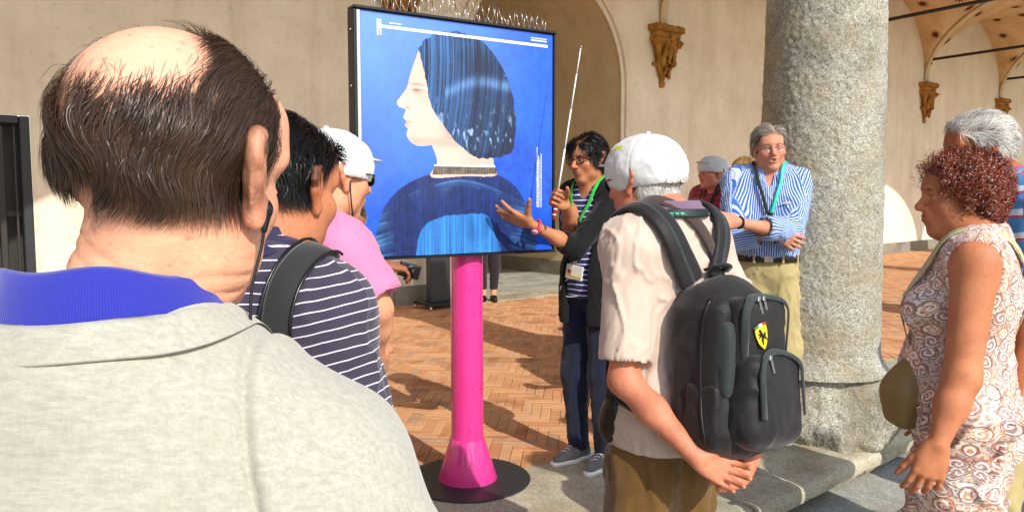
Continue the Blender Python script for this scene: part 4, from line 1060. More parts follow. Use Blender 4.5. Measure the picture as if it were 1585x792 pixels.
        for i in range(steps):
            hl = (pos-C)@R/k; fl = flow(hl, i/steps, rg)@R.T
            clf = np.stack([fbm(pos, 32, 2, seed+5), fbm(pos, 32, 2, seed+6), fbm(pos, 32, 2, seed+7)], 1)
            v = fl+per+clf*jitter*1.6; v = v-N*(v*N).sum(1)[:, None]; v /= np.linalg.norm(v, axis=1)[:, None]+1e-9
            pos = pos+v*(ln/steps)[:, None]
            dd = sdf(surf, pos); N = sgrad(surf, pos); tgt = base_off+lf*min(1, (i+1)/2.5)+up*(i/steps)**2+(wave(hl) if wave else 0)*min(1, i/3)
            pos = pos+N*(tgt-dd)[:, None]*.9
            st.append(pos.copy()); Ns.append(N)
        St = np.stack(st, 1)
        if curl:
            rad, turns = curl; T = np.gradient(St, axis=1); T /= np.linalg.norm(T, axis=2)[..., None]+1e-9; NN = np.stack(Ns, 1); B = np.cross(T, NN)
            tt = np.linspace(0, 1, steps+1)[None]; a = ph[:, None]+tt*turns*2*math.pi*rg.choice((-1, 1), n)[:, None]; rr = rad*np.minimum(1, tt*3)*rg.uniform(.6, 1.3, n)[:, None]
            St = St+(np.cos(a)*rr)[..., None]*NN+(np.sin(a)*rr)[..., None]*B+NN*(rr*.9)[..., None]
        NN = np.stack(Ns, 1); T = np.gradient(St, axis=1); W = np.cross(T, NN+rg.normal(size=(n, 1, 3))*.35); W /= np.linalg.norm(W, axis=2)[..., None]+1e-9
        wd = width*rg.uniform(.7, 1.3, n)[:, None]*(1-(1-taper)*np.linspace(0, 1, steps+1)[None]**1.6)*np.minimum(1, .12+np.linspace(0, 1, steps+1)[None]*3.2)
        V = np.stack([St-W*wd[..., None]/2, St+W*wd[..., None]/2], 2).reshape(-1, 3); m = steps+1
        b = (np.arange(n)*m*2)[:, None, None]; i = (np.arange(steps)*2)[None, :, None]; Q = (b+i+np.array([0, 1, 3, 2])[None, None]).reshape(-1, 4)
        rnd = np.clip(.5+.32*fbm(P, 60, 2, seed+9)+rg.normal(size=n)*.2, 0, 1)
        o = mk(name, V, Q, mat, s.root, attrs={'rnd': np.repeat(rnd, 2*m)}); return o
def lens_mats():
    t = NT('lens', .05, .5); t.b.inputs['Transmission Weight'].default_value = 1.0; t.b.inputs['IOR'].default_value = 1.05; t.b.inputs['Alpha'].default_value = .35; t.base('#e8eef0'); M['lens'] = t.m
    t = NT('dark_lens', .08, .7); t.base('#1a1210'); M['dark_lens'] = t.m
lens_mats()
DUMMY = 0
M['hair_brown'] = hair_mat('hair_brown', lin('#170e09'), lin('#4f3828'), .42, .38)
M['hair_black'] = hair_mat('hair_black', lin('#060505'), lin('#15110f'), .36, .28)
M['hair_grey'] = hair_mat('hair_grey', lin('#8d867e'), lin('#e6e2da'), .4, .4)
M['hair_dgrey'] = hair_mat('hair_greybrown', lin('#5a4e42'), lin('#b5aca0'), .4, .4)
M['hair_red'] = hair_mat('hair_auburn', lin('#2a0d08'), lin('#934022'), .36, .5)
M['hair_blond'] = hair_mat('hair_blond', lin('#7a5a30'), lin('#c9a468'), .4, .4)
DOWN = lambda h, t, rg: np.tile((0, 0, -1.), (len(h), 1))
def nohairface(d, rg, front=.55, low=-.45, side=.1):
    """mask directions: scalp with an ordinary hairline"""
    x, y, z = d.T
    return ((z > front*np.clip(y*1.4, 0, 1)+side*0) & (y < .80) & (z > np.where(y > .25, .35+.35*(y-.25), low)) & ~((np.abs(x) > .75) & (y > -.18) & (y < .35) & (z < .30)))
# ---------------------------------------------------------------- 1 bald man in front
def fg_man():
    c = PX(240, 274, .64); th = math.radians(0)
    P = Person('balding man seen from behind in a pale oatmeal jacket with a royal blue collar', (c[0]-.024, c[1]-.01, LOW), th, 1.637, .93, head=(math.radians(-15), .08, .03), skin='#e2a888', lip='#b0685a', headk=dict(detail=True, jaw=.84), neck_r=.90, headoff=(.042, -.01, .030), headscale=.96, shrug=-.045, arms={1: dict(wr=V3(.30, .12, .92), hint=(.9, -1, -.1))})
    C, R, k = P.C, P.Rh, P.hs
    def crown(h):   # 1 on the bald crown
        d = h/np.linalg.norm(h, axis=1)[:, None]; a = d@unit((.06, -.47, .87)); return np.clip((a-.62)/.26, 0, 1)
    def paint(V, h, c):
        r = np.linalg.norm(h, axis=1); b = crown(h)[:, None]; d = h/r[:, None]
        scalp = ((d[:, 2] > -.42) & (d[:, 1] < .55) & (r < .125))[:, None]*(1-b)
        n = fbm(V, 70, 3, 7)[:, None]; w = scalp*np.clip(.50+.4*n, 0, 1)*np.clip((d[:, 2:3]+.42)*5, 0, 1)
        c = c*(1-w)+V3(lin('#6d4a33'))*w; c = c*(1-b*.35)+V3(lin('#f0c2aa'))*b*.35
        return c
    def post(V, Q, h):
        N = vnorm(V, Q); z = V[:, 2]-C[2]; nk = (z < -.045) & (np.abs(h[:, 0]) < .12) & (V[:, 2] > C[2]-.17) & (h[:, 1] < .02)
        x = h[:, 0]; ph = z+.018*np.sin(x*22)+.010*fbm(V, (10, 10, 4), 2, 6); d = 0
        for zz, w, a in ((-.066, .0030, .0036), (-.080, .0026, .0026), (-.096, .0034, .0042), (-.110, .0026, .0026), (-.123, .003, .0032)): d = d-a*np.exp(-((ph-zz)/w)**2)*(.5+.6*fbm(V, 14, 2, int(zz*-1000)))
        d = d+fbm(V, (60, 60, 130), 2, 12)*.0004
        return V+N*(np.where(nk, d, 0))[:, None]
    P.skin(.012, .0022, .006, (), paint, post)
    # hair: combed fringe round the bald crown
    def mask(d, rg):
        a = d@unit((.06, -.47, .87)); x, y, z = d.T
        dens = np.clip((.90-a)/.24, 0, 1)**1.1
        ok = (y < .60) & (z > np.where(y > -.05, .25+.25*np.clip(y, 0, 1), -.04+.05*np.sin(x*9)+.06*np.clip(x, 0, 1))) & ~((np.abs(x) > .60) & (y > -.50) & (y < .40) & (z < .34)) & ~((np.abs(x) > .50) & (y > -.5) & (z < .05))
        return ok & (rg.random(len(d)) < dens*np.clip(.25+3.2*(z+.04)+.5*fbm(d, (9, 9, 3), 2, 5), .12, 1)*np.clip(.60+1.2*fbm(d, (6, 6, 2.2), 2, 77)+.45*(x > .15), .10, 1))
    def flow(h, t, rg):
        x, y, z = h.T; wv = np.sin(z*75+x*30+1.2)*.95+.4*np.sin(z*120-x*40)
        bx = np.where(x > .005, -.50+wv, .25+wv*.5); right = np.clip((x-.0)/.03, 0, 1)*np.clip((z+.01)/.05, 0, 1)
        sw = np.stack([bx*.75*(1-right)+.12*right, -(.05+.9*right)*(1-np.clip(-y*9, 0, 1)*.9), -1.0+.55*right*np.clip(z/.09, 0, 1)+0*x], 1)
        return sw
    wv_ = lambda h: .0042*(.5+.5*np.sin(h[:, 2]*105+h[:, 0]*46+1.5*np.sin(h[:, 0]*30)))*np.clip(.4+6*np.abs(h[:, 0]), 0, 1)
    P.hair(24000, mask, flow, lambda d, rg: rg.uniform(.028, .058, len(d))*(1+.45*(d[:, 0] > .1))*np.clip(.62+.9*d[:, 2], .5, 1)*np.clip(1.5-1.0*np.clip(d@unit((.06, -.47, .87))-.45, 0, 1)*2.2, .35, 1), 8, .00070, .0030, M['hair_brown'], .10, seed=11, taper=.15, wave=wv_)
    P.hair(4000, mask, flow, lambda d, rg: .046*np.clip(.6+.9*d[:, 2], .5, 1)*np.clip(1.5-1.0*np.clip(d@unit((.06, -.47, .87))-.45, 0, 1)*2.2, .3, 1), 9, .00055, .0045, M['hair_brown'], .14, seed=12, taper=.1, name='loose_hair', up=.001, wave=wv_)
    # fine strands crossing the edge of the bald patch
    P.hair(1700, lambda d, rg: (d@unit((.06, -.47, .87)) > .78) & (d@unit((.06, -.47, .87)) < .93) & (rg.random(len(d)) < .5), flow, .020, 6, .00036, .0015, M['hair_brown'], .22, seed=13, name='fine_hair')
    # nape stubble
    0 and P.hair(260, lambda d, rg: (d[:, 2] < -.42) & (d[:, 2] > -.68) & (d[:, 1] < -.05), DOWN, .010, 3, .0003, .001, M['hair_brown'], .5, seed=14, name='nape_hair')
    # shirt collar, jacket
    rc = NT('blue_rib', .8, .2); v = rc.attr('rib'); f = rc.math('SINE', rc.math('MULTIPLY', v, 5200.0)); rc.base(rc.mix(rc.math('MULTIPLY_ADD', f, .25, .5), '#20247e', '#3035a8')); rc.b.inputs['Sheen Weight'].default_value = .3; rc.bump(f, .25, .0006)
    nb = P.neckbase; r0 = P.neck[0].p['ra']
    V = []; F = []; n = 90; rib = []; prof = [(.002, .097), (.006, .101), (.010, .098), (.013, .090), (.017, .079), (.020, .068), (.021, .058), (.018, .055), (.006, .060)]
    for i in range(n+1):
        a = math.radians(112)+math.radians(316)*i/n; fr = max(0, math.sin(a)); 
        for (o, z) in prof:
            rx = r0+.010+o*1.05; ry = r0+.012+o
            V.append(nb+V3(math.cos(a)*rx*1.0, math.sin(a)*ry+.012*fr, z-.003-.05*fr**1.5+.0025*math.sin(a*5+1)-.004*math.cos(a*2))); rib.append(a*r0)
    m = len(prof)
    for i in range(n):
        for j in range(m): F.append((i*m+j, (i+1)*m+j, (i+1)*m+(j+1) % m, i*m+(j+1) % m))
    mk('shirt_collar', np.array(V), np.array(F), rc.m, P.root, attrs={'rib': rib})
    jm = NT('oatmeal_wool', .95, .12); v = jm.coord(); a1 = jm.noise(jm.coord(scale=(55, 260, 260)), 1.0, 5, .7); a2 = jm.noise(jm.coord(scale=(420, 420, 110)), 1.0, 3, .6); a3 = jm.noise(v, 26, 4, .6)
    a4 = jm.noise(jm.coord(scale=(900, 900, 2600)), 1.0, 2, .6)
    c_ = jm.mix(jm.ramp(a1, [(.32, 0.0), (.66, 1.0)]), '#a09d90', '#b7b4a7'); c_ = jm.mix(jm.math('MULTIPLY', jm.ramp(a3, [(.45, 0.0), (.7, 1.0)]), .35), c_, lin('#a8a494')); c_ = jm.mix(jm.math('MULTIPLY', a2, .35), c_, lin('#a5a294'), 'MULTIPLY'); c_ = jm.mix(jm.math('MULTIPLY', jm.ramp(a1, [(.66, 0.0), (.76, 1.0)]), .18), c_, lin('#7f7664'))
    jm.base(c_); jm.b.inputs['Sheen Weight'].default_value = .35; jm.bump(a4, .5, .0006); jm.bump(a1, .3, .0012)
    M['oat'] = jm.m
    f = P.f; L = P.L
    tor = [q.inflate(.020) for q in P.torso]+[E(L(0, -.045, 1.34), V3(.16, .09, .10), k=.05)]
    for q in (-1, 1): tor += [Cn(nb+V3(q*.03, -.02, .010), P.sh[q]+V3(-q*.012, -.006, -.004), .064, .058, k=.05)]
    tor += [Cn(nb+V3(0, .0, .0), nb+V3(0, .03, .14), r0+.012, r0+.03, op='sub', k=.01)]
    def seam(V, N):
        d = np.zeros(len(V))
        for q in (-1, 1):
            e = np.abs((V-P.sh[q])@unit((q*.98, .0, .20))-(-.022)); d -= .0055*np.exp(-(e/.0032)**2)*(V[:, 2] > P.sh[q][2]-.2)
            e2 = ((V-P.sh[q])@unit((q*.98, .0, .20))+.022); d += .004*np.exp(-((e2-.010)/.009)**2)*(V[:, 2] > P.sh[q][2]-.16)
        # soft cloth undulation
        return V+N*d[:, None]+N*(fbm(V, (7, 7, 10), 3, 23)*.0045)[:, None]
    for q in (-1, 1):
        a, b, w = P.sh[q]+V3(-q*.018, 0, -.006), P.el[q], P.wr[q]; tor += [Cn(a, b, .070, .062, k=.035), Cn(b, w+(b-w)*.08, .060, .044, k=.03)]
    tor += [Pl(L(0, 0, .78), (0, 0, -1)), Cn(L(0, 0, .80), L(0, 0, .95), .18, .17, k=.06)]
    P.wear('jacket', tor, M['oat'], .0065, 0, extra=seam, rel=2, fine=[(P.sh[1]+V3(-.065, -.13, -.30), P.sh[1]+V3(.0, .03, .09), .003)])
    # jacket collar: a band standing behind the neck and falling onto the back
    V = []; F = []; n = 80; prof = [(.024, .080), (.028, .087), (.033, .085), (.037, .078), (.041, .070), (.043, .064), (.041, .060), (.034, .066), (.026, .070)]
    for i in range(n+1):
        a = math.radians(128)+math.radians(284)*i/n; fr = max(0, math.sin(a)); w = 1+.4*fr
        for (o, z) in prof: V.append(nb+V3(math.cos(a)*(r0+.001+o*1.10*w), math.sin(a)*(r0+o*1.05*w)+.01*fr, z-.022-.09*fr**1.3+.002*math.sin(a*4)))
    V = np.array(V); fr = len(prof)
    jb = [q for q in tor]
    dd = sdf(jb, V); g = sgrad(jb, V); V = V+g*np.clip(.003-dd, 0, .04)[:, None]
    for i in range(n):
        for j in range(fr): F.append((i*fr+j, (i+1)*fr+j, (i+1)*fr+(j+1) % fr, i*fr+(j+1) % fr))
    mk('jacket_collar', V, np.array(F), M['oat'], P.root)
    P.trousers(cloth('dark_trousers', '#2a2c33')); P.shoes(plain('dark_leather', '#1a1410', .4), 'black_plastic')
    # earphone and its lead
    T = lambda x, y, z: C+R@(V3(x, y, z)*k)
    e = tag(empty('earphone', P.feet, P.th), 'small black earphone with thin lead in the balding man\'s right ear', 'earphone')
    V, Q = mesh_sdf([E(T(.083, .006, -.026), V3(.005, .006, .007), R), Cn(T(.085, .006, -.028), T(.084, .004, -.046), .0042, .0026, k=.004)], .0018); mk('earpiece', V, Q, M['black_plastic'], e)
    w = curve([T(.084, .004, -.046), T(.083, .003, -.06), T(.080, -.004, -.10), T(.085, .0, -.14), T(.11, .03, -.17), T(.12, .10, -.25)], 24)
    MB().tube(w, .0013, 6).build('earphone_lead', M['black_plastic'], e)
    return P
FG = fg_man()
# ---------------------------------------------------------------- helpers for worn and carried things
def tl(feet, th, w): return rotZ(-th)@(V3(w)-V3(feet))
GLY = {}
def glyph(ch):
    if ch not in GLY:
        cu = bpy.data.curves.new('glyph', 'FONT'); cu.body = ch; cu.size = 1; cu.extrude = .012; cu.resolution_u = 3; cu.offset = .012
        o = bpy.data.objects.new('glyph', cu); COL.objects.link(o); dg = bpy.context.evaluated_depsgraph_get(); me = bpy.data.meshes.new_from_object(o.evaluated_get(dg))
        V = np.array([v.co[:] for v in me.vertices]) if len(me.vertices) else np.zeros((0, 3)); GLY[ch] = (V, [tuple(p.vertices) for p in me.polygons]); bpy.data.objects.remove(o)
    return GLY[ch]
def text_along(txt, P, N, h, start, mat, parent, adv=.62, off=.002, name='lettering', flip=1):
    """letters of height h laid one by one along path P with surface normals N"""
    P = np.array(P); seg = np.r_[0, np.cumsum(np.linalg.norm(np.diff(P, axis=0), axis=1))]; m = MB(); s = start
    for ch in txt:
        V, F = glyph(ch)
        w = (V[:, 0].max()-V[:, 0].min() if len(V) else .3)*h
        sc = s+w/2; p = np.array([np.interp(sc, seg, P[:, i]) for i in range(3)]); n = unit([np.interp(sc, seg, N[:, i]) for i in range(3)])
        q = np.array([np.interp(sc+.004, seg, P[:, i]) for i in range(3)]); t = unit(q-p)*flip; n = unit(n-t*n.dot(t)); b = np.cross(n, t)
        if len(V): 
            L = V-V3((V[:, 0].max()+V[:, 0].min())/2, .35, 0); m.add(p+n*off+h*(L[:, :1]*t+L[:, 1:2]*b+L[:, 2:3]*n), F)
        s += w+h*.14
    return m.build(name, mat, parent, smooth=False)
def strap(prims, pts, w, t, mat, parent, name='strap', off=.002, n=40):
    P = curve(pts, n); P, N = drape(prims, P, off, 5, .04); 
    for _ in range(6):
        P[1:-1] = P[1:-1]*.4+(P[:-2]+P[2:])*.3; N[1:-1] = N[1:-1]*.4+(N[:-2]+N[2:])*.3
    MB().band(P, N, w, t).build(name, mat, parent); return P, N
def stripe_mat(nm, c, per, w, sc, attr='along', **k): return cloth(nm, c, stripes=(attr, per, w, sc), **k)
M['khaki'] = cloth('khaki', '#b7a878', '#9c8c5c'); M['brownt'] = cloth('brown_trousers', '#6e4f22', '#523814', rough=.7)
M['jeans'] = cloth('denim', '#141e38', '#0a1020', rough=.8, var=.3, mottle=8); M['darkt'] = cloth('charcoal_trousers', '#26262b')
M['leather'] = plain('leather', '#231913', .4); M['nylon'] = cloth('black_nylon', '#242222', '#171616', rough=.55, sheen=.15, weave=1500, wb=.5)
M['nylon_g'] = cloth('grey_nylon', '#2f3836', '#1e2524', rough=.6, weave=2500, wb=.8); M['strap_brown'] = cloth('brown_strap', '#4a3b36', '#352823')
M['lany_green'] = plain('green_lanyard', '#2fae3c', .5); M['lany_dark'] = plain('dark_lanyard', '#10201d', .6); M['teal'] = plain('teal_print', '#22b79a', .5)
M['white_cloth'] = cloth('white_cotton', '#d8d8d4', '#c4c5c6', rough=.8, weave=1600)

# ---------------------------------------------------------------- 2 the guide with the pointer
def guide():
    g = GP(905, 722); feet = V3(g[0]+.03, g[1]+.05, 0); th = math.radians(138)
    W = lambda x, y, d: tl(feet, th, PX(x, y, d)); D = lambda v: rotZ(-th)@unit(v)
    y0 = feet[1]
    rod = unit(PX(905, 72, y0-.30)-PX(866, 318, y0-.36)); fdr = unit((-.72, -.45, .45)); pnr = np.cross(rod, fdr)
    P = Person('tour guide with short black hair, glasses and black cardigan, arm stretched towards the poster', feet, th, 1.66, .86, head=(math.radians(-4), .10, 0), skin='#b87e58', lip='#7a3f38', brow='#1a1210', female=True, headoff=(0, .015, .015),
        arms={1: dict(wr=W(876, 318, y0-.36), hint=D((.1, .2, -1)), fd=D(fdr), pn=D(pnr), curl=[(1.25, 1.25, .8)]*4, thumb=(.35, .5, .8), tcurl=.6, spread=0),
              -1: dict(el=W(891, 384, y0-.26), wr=W(822, 346, y0-.38), fd=D((-.80, .02, .30)), pn=D((.25, .66, .72)), curl=[(.12, .12, .1), (.02, .15, .1), (.1, .2, .12), (.2, .25, .2)], thumb=(1.0, .25, .15), tcurl=-.05, spread=.32, hs=1.08)})
    P.skin(.012, .0035, .0035, scalp='#0c0908')
    navy = stripe_mat('navy_white_stripes', '#232a63', .026, .22, '#d9dbe6', fold_=0) if 0 else stripe_mat('navy_white_stripes', '#232a63', .026, .22, '#d9dbe6')
    P.top('striped_top', navy, d=.008, hem=.88, sleeve=0, neck=.02, fold=.003, vneck=.04, seed=3)
    # open cardigan, long at the back
    card = cloth('black_cardigan', '#151415', '#0d0c0d', rough=.9, sheen=.1)
    f = P.f; L = P.L; t = [q.inflate(.020) for q in P.torso]; t += [Cn(L(0, -.01, .80), L(0, -.01, 1.0), .17, .15, k=.06)]
    for q in (-1, 1):
        r = P.upper[q][0].p['ra']+.016; e = P.el[q]*.75+P.wr[q]*.25; t += [Cn(P.sh[q], P.el[q], r, r*.95, k=.03), Cn(P.el[q], e, r*.95, r*.9, k=.02)]
        ax = unit(P.wr[q]-P.el[q]); t.append(Cn(e+ax*r*.8, e+ax*.2, r*.92, r, op='sub', k=.004))
    t += [Bx(L(.0, .16, 1.12), (.048, .13, .45), .02, op='sub', k=.02), Cn(P.neckbase+V3(0, .02, .01), P.neckbase+V3(0, .06, .12), .068, .09, op='sub', k=.01), Pl(L(0, 0, .74), (0, .1, -1))]
    P.wear('cardigan', t, card, .008, .005, (16, 16, 9), 7)
    P.trousers(M['jeans'], top=.99, bottom=.05, d=.008, fold=.006)
    P.shoes(cloth('trainer_fabric', '#8a8b80', '#3c3a45'), 'white_plastic')
    P.glasses('black_plastic', (.0255, .0175), .0026)
    mask = lambda d, rg: nohairface(d, rg, .5, -.45)
    def flow(h, t_, rg):
        x, y, z = h.T; return np.stack([.5*np.sign(x+.02)*(y > 0)+x*3, -1.0*(z > .05)+.1*(z < .0)+.0*x, -1.0-(.6*(z < .05))], 1)
    P.hair(5200, mask, flow, .085, 8, .0022, .006, M['hair_black'], .05, seed=21, up=.001); P.hair(3600, lambda d, rg: mask(d, rg) & (d[:, 2] > .1), flow, .085, 8, .0020, .011, M['hair_black'], .07, seed=22, name='tousled_hair', up=.001)
    sh = P.torso+P.neck
    ln = tag(empty('lanyard', P.feet, P.th), 'bright green lanyard with a photo badge on the guide\'s chest', 'lanyard')
    nb = P.neckbase; body = [q.inflate(.012) for q in P.torso]+P.neck
    for q in (-1, 1):
        pts = [nb+V3(0, -.06, .045), nb+V3(q*.058, -.02, .04), nb+V3(q*.062, .05, -.01), L(q*.045, .12, 1.30), L(q*.02, .14, 1.20), L(.0, .135, 1.09)]
        strap(body, pts, .018, .002, M['lany_green'], ln, 'strap', .012)
    bc = L(.0, .165, 1.02); R = rotX(.06)@rotY(-.12)
    MB().lathe([(.008, -.012), (.010, 0), (.008, .012)], bc+V3(0, -.01, .062), 10, rotX(math.pi/2)).build('clip', M['lany_green'], ln)
    MB().box(bc+V3(0, -.004, .043), (.02, .003, .03), R).build('clip_tab', M['steel'], ln, smooth=False)
    b = MB().box(bc, (.104, .004, .070), R, .002).build('badge', M['white_plastic'], ln, smooth=False)
    MB().box(bc+R@V3(0, .003, 0), (.096, .001, .062), R).build('badge_card', plain('badge_card', '#d8dccb', .4), b, smooth=False)
    MB().box(bc+R@V3(-.0, .0042, -.021), (.092, .001, .010), R).build('badge_band', plain('badge_band', '#c7b33c', .4), b, smooth=False)
    MB().box(bc+R@V3(.028, .0046, -.004), (.028, .001, .036), R).build('badge_photo', plain('badge_photo', '#b98a70', .4), b, smooth=False)
    MB().lathe([(.007, 0), (.0075, .0005), (.006, .001)], bc+R@V3(.028, .0052, .0), 14, R@rotX(-math.pi/2)).build('badge_portrait', plain('badge_portrait', '#3a2620', .5), b)
    # pointer
    hp = P.wr[1]+D(fdr)*.078*f+D(pnr)*.026*f; rd = D(rod)
    po = tag(empty('pointer', P.feet, P.th), 'thin silver telescopic pointer with red grip in the guide\'s raised hand', 'pointer')
    tip = hp+rd*.69
    for i, (a, b_, r) in enumerate(((.04, .22, .0042), (.22, .40, .0036), (.40, .56, .0030), (.56, .68, .0024))): MB().tube([hp+rd*a, hp+rd*b_], r, 10).build('section', M['white_plastic'], po)
    MB().tube([hp+rd*.678, hp+rd*.69], .0045, 8).build('tip', M['steel'], po)
    MB().tube([hp-rd*.10, hp-rd*.09, hp+rd*.035, hp+rd*.045], [.007, .009, .009, .006], 12).build('grip', plain('red_grip', '#8e1e22', .4), po)
    for i in range(3): MB().tube([hp-rd*(.08-.025*i), hp-rd*(.074-.025*i)], .0098, 12).build('grip_ring', plain('grip_ring', '#d0cfc8', .4) if i == 0 else bpy.data.materials['grip_ring'], po)
    w = P.wr[-1]; ax = unit(P.wr[-1]-P.el[-1]); c = w-ax*.03; u_ = unit(np.cross(ax, (0, 0, 1))); v_ = np.cross(ax, u_)
    MB().tube([c+(u_*math.cos(a)+v_*math.sin(a))*.030 for a in np.linspace(0, 2*math.pi, 24, endpoint=False)], .0065, 8, closed=True).build('wristband', plain('pink_band', '#c4365a', .4), P.root)
    MB().lathe([(.014, 0), (.017, .004), (.014, .009)], c+D((-.2, -.6, -.7))*.029, 16, rot_to(D((-.2, -.6, -.7)))).build('watch_face', plain('watch_pink', '#d89aa8', .3), P.root)
    MB().tube(curve([L(.05, .13, 1.0), L(.11, .15, .94), L(.12, .13, .90), L(.06, .14, .89), L(-.02, .13, .90), L(-.10, .11, .90)], 24), .0022, 5).build('white_cable', M['white_plastic'], P.root)
    return P
GD = guide()

# ---------------------------------------------------------------- 3 man with white cap and backpack
def pack_man():
    th = math.radians(38); feet = V3(.42, 2.17, LOW); W = lambda x, y, d: tl(feet, th, PX(x, y, d)); D = lambda v: rotZ(-th)@unit(v)
    P = Person('older man in cream shirt and white cap, hands clasped behind his back', feet, th, 1.70, .86, head=(math.radians(8), .10, 0), skin='#c98466', brow='#9a8f84', headoff=(.0, .055, -.008), shrug=-.005, neck_r=1.05,
        arms={-1: dict(el=W(966, 588, 2.02), wr=W(1078, 708, 1.90), fd=D((.80, .05, -.42)), pn=D((.3, -.9, .1)), curl=[(.35, .5, .4)]*4, thumb=(.7, .6, .3), hs=.88),
              1: dict(el=W(1195, 600, 2.20), wr=W(1150, 735, 1.97), fd=D((-.95, -.25, -.05)), pn=D((-.1, -.7, .6)), curl=[(.55, .7, .5), (.6, .7, .5), (.65, .7, .5), (.7, .7, .5)], thumb=(.5, .7, .4), hs=.88)})
    P.skin(.012, .0032, .0035)
    cream = cloth('cream_shirt', '#c9b5a6', '#b9a292', rough=.75, weave=1400)
    P.top('shirt', cream, d=.013, hem=.84, sleeve=.76, neck=.008, fold=.008, fs=(13, 13, 4.2), seed=19, sl_d=.010, flare=.016, step=.007)
    P.collar(cloth('mauve_collar', '#7c6478', '#6a5268'), d=.004, hgt=.040)
    P.trousers(M['brownt'], top=.855, bottom=.05, d=.02, loose=.02, fold=.012, seed=8); P.shoes(M['leather'], 'black_plastic')
    # cap with brim, raised letters
    cp = P.cap(M['white_cloth'], h=.102, d=.004, back=-.045, tilt=.06, step=.0032, brim_l=.085)
    C, R, k = P.C, P.Rh@rotX(.06), P.hs; pr = [E(C+R@(V3(0, -.004, .030)*k), V3(.092, .129, .102)*k, R)]
    A = np.linspace(math.radians(205), math.radians(330), 30); Pp = np.array([C+R@(V3(math.cos(a)*.09, -.004+math.sin(a)*.126, -.004+.0)*k) for a in A]); Pp, N = drape(pr, Pp, .0)
    text_along('GENEVE', Pp, N, .027, .055, M['white_cloth'], cp, off=.0006, name='raised_letters')
    yl = plain('yellow_print', '#c9cf2a', .6)
    for (a0, a1, z0, z1) in ((.2, .75, .50, .64), (.95, 1.3, .60, .72)):
        g_ = [C+R@(V3(-math.cos(z)*math.sin(a)*.093, math.cos(z)*math.cos(a)*.1305-.004, .030+math.sin(z)*.1035)*k) for a in np.linspace(a0, a1, 5) for z in np.linspace(z0, z1, 4)]
        mk('cap_print', np.array(g_), [(i*4+j, i*4+j+1, i*4+j+5, i*4+j+4) for i in range(4) for j in range(3)], yl, cp)
    for q in (-1, 1): MB().tube([C+R@(V3(q*.082, .045, .03)*k), C+R@(V3(q*.0825, .046, .032)*k)], .003, 8).build('eyelet', M['steel'], cp)
    P.hair(6000, lambda d, rg: (d[:, 2] < .12) & (d[:, 2] > -.40) & (d[:, 1] < .12) & ~((np.abs(d[:, 0]) > .68) & (d[:, 1] > -.35)), DOWN, .030, 6, .0012, .004, M['hair_grey'], .22, seed=31)
    P.glasses('black_plastic', (.024, .016), .002, dark=True)
    body = [q.inflate(.024) for q in P.torso]+[P.upper[q][0].inflate(.03) for q in (-1, 1)]+[P.neck[0].inflate(.0)]
    nb = P.neckbase; r0 = P.neck[0].p['ra']
    ln = tag(empty('lanyard', P.feet, P.th), 'dark lanyard with teal lettering round the neck above the black backpack', 'lanyard')
    pts = [nb+V3(math.cos(a)*(r0+.034), math.sin(a)*(r0+.038)+.004, .050-.055*max(0, math.sin(a))) for a in np.linspace(math.radians(120), math.radians(420), 40)]
    Pp = np.array(pts); N = Pp-nb; N[:, 2] = .03; N /= np.linalg.norm(N, axis=1)[:, None]
    MB().band(Pp, N, .022, .002).build('strap', M['lany_dark'], ln)
    text_along('www.voicesoftravel', Pp, N, .014, .06, M['teal'], ln, off=.0028) if 0 else text_along('www.          www.', Pp, N, .015, .085, M['teal'], ln, off=.0030)
    # ---- backpack
    L = P.L; B = tag(empty('backpack', P.feet, P.th), 'black backpack with yellow shield badge worn by the man in the cream shirt', 'backpack')
    bc = V3(.012, -.230, 1.095); KB = .84; Rb = rotX(-.10)@rotY(.10)@rotZ(.0); T = lambda x, y, z: bc+Rb@V3(x, y, z*1.08)*KB
    main = [Bx(T(0, .03, -.02), (.105, .055, .17), .05, Rb, k=.03), E(T(0, .03, .16), (.125, .085, .10), Rb, k=.06), E(T(0, .01, -.17), (.145, .10, .10), Rb, k=.06), Bx(T(0, .085, 0), (.10, .02, .20), .03, Rb, k=.03)]
    pocket = [Bx(T(.012, -.075, -.085), (.085, .035, .085), .045, Rb, k=.03), E(T(.012, -.085, -.13), (.125, .075, .10), Rb, k=.05)]
    upper = [Bx(T(.0, -.045, .085), (.075, .03, .07), .045, Rb, k=.03)]
    for q_ in main+pocket+upper:
        for kk in ('h', 'rd', 'r'):
            if kk in q_.p: q_.p[kk] = q_.p[kk]*KB
    def pk(name, prims, mt, seed, st=.0055, fd=.0035):
        V, Q = mesh_sdf(prims, st); V = relax(V, Q, 1); N = vnorm(V, Q); wv = V+fbm(V, 6, 2, seed)[:, None]*.05; r = .7-np.abs(fbm(wv, (11, 11, 7), 3, seed+1))*1.9
        V = V+N*(r*fd)[:, None]; return mk(name, V, Q, mt, B)
    pk('main_compartment', main, M['nylon'], 3); pk('front_pocket', pocket, M['nylon'], 5); pk('upper_pocket', upper, M['nylon'], 9)
    allp = main+pocket+upper
    for q in (-1, 1): pk('side_panel', [Bx(T(q*.105, -.035, .02), (.014, .024, .075), .021, Rb, k=.02)], M['nylon_g'], 12+q)
    for q in (-1, 1): pk('side_pocket', [Bx(T(q*.135, .0, -.12), (.008, .036, .05), .015, Rb, k=.02)], M['nylon'], 15+q)
    # zips (arched) and piping
    def arch(pr, cx, w, z0, z1, y, n=36):
        pts = [T(cx-w, y, z0)]+[T(cx+w*math.cos(a), y, z1+w*.75*math.sin(a)) for a in np.linspace(math.pi, 0, n)]+[T(cx+w, y, z0)]
        return drape(pr, np.array(curve(pts, 60)), .004, 6, .05)
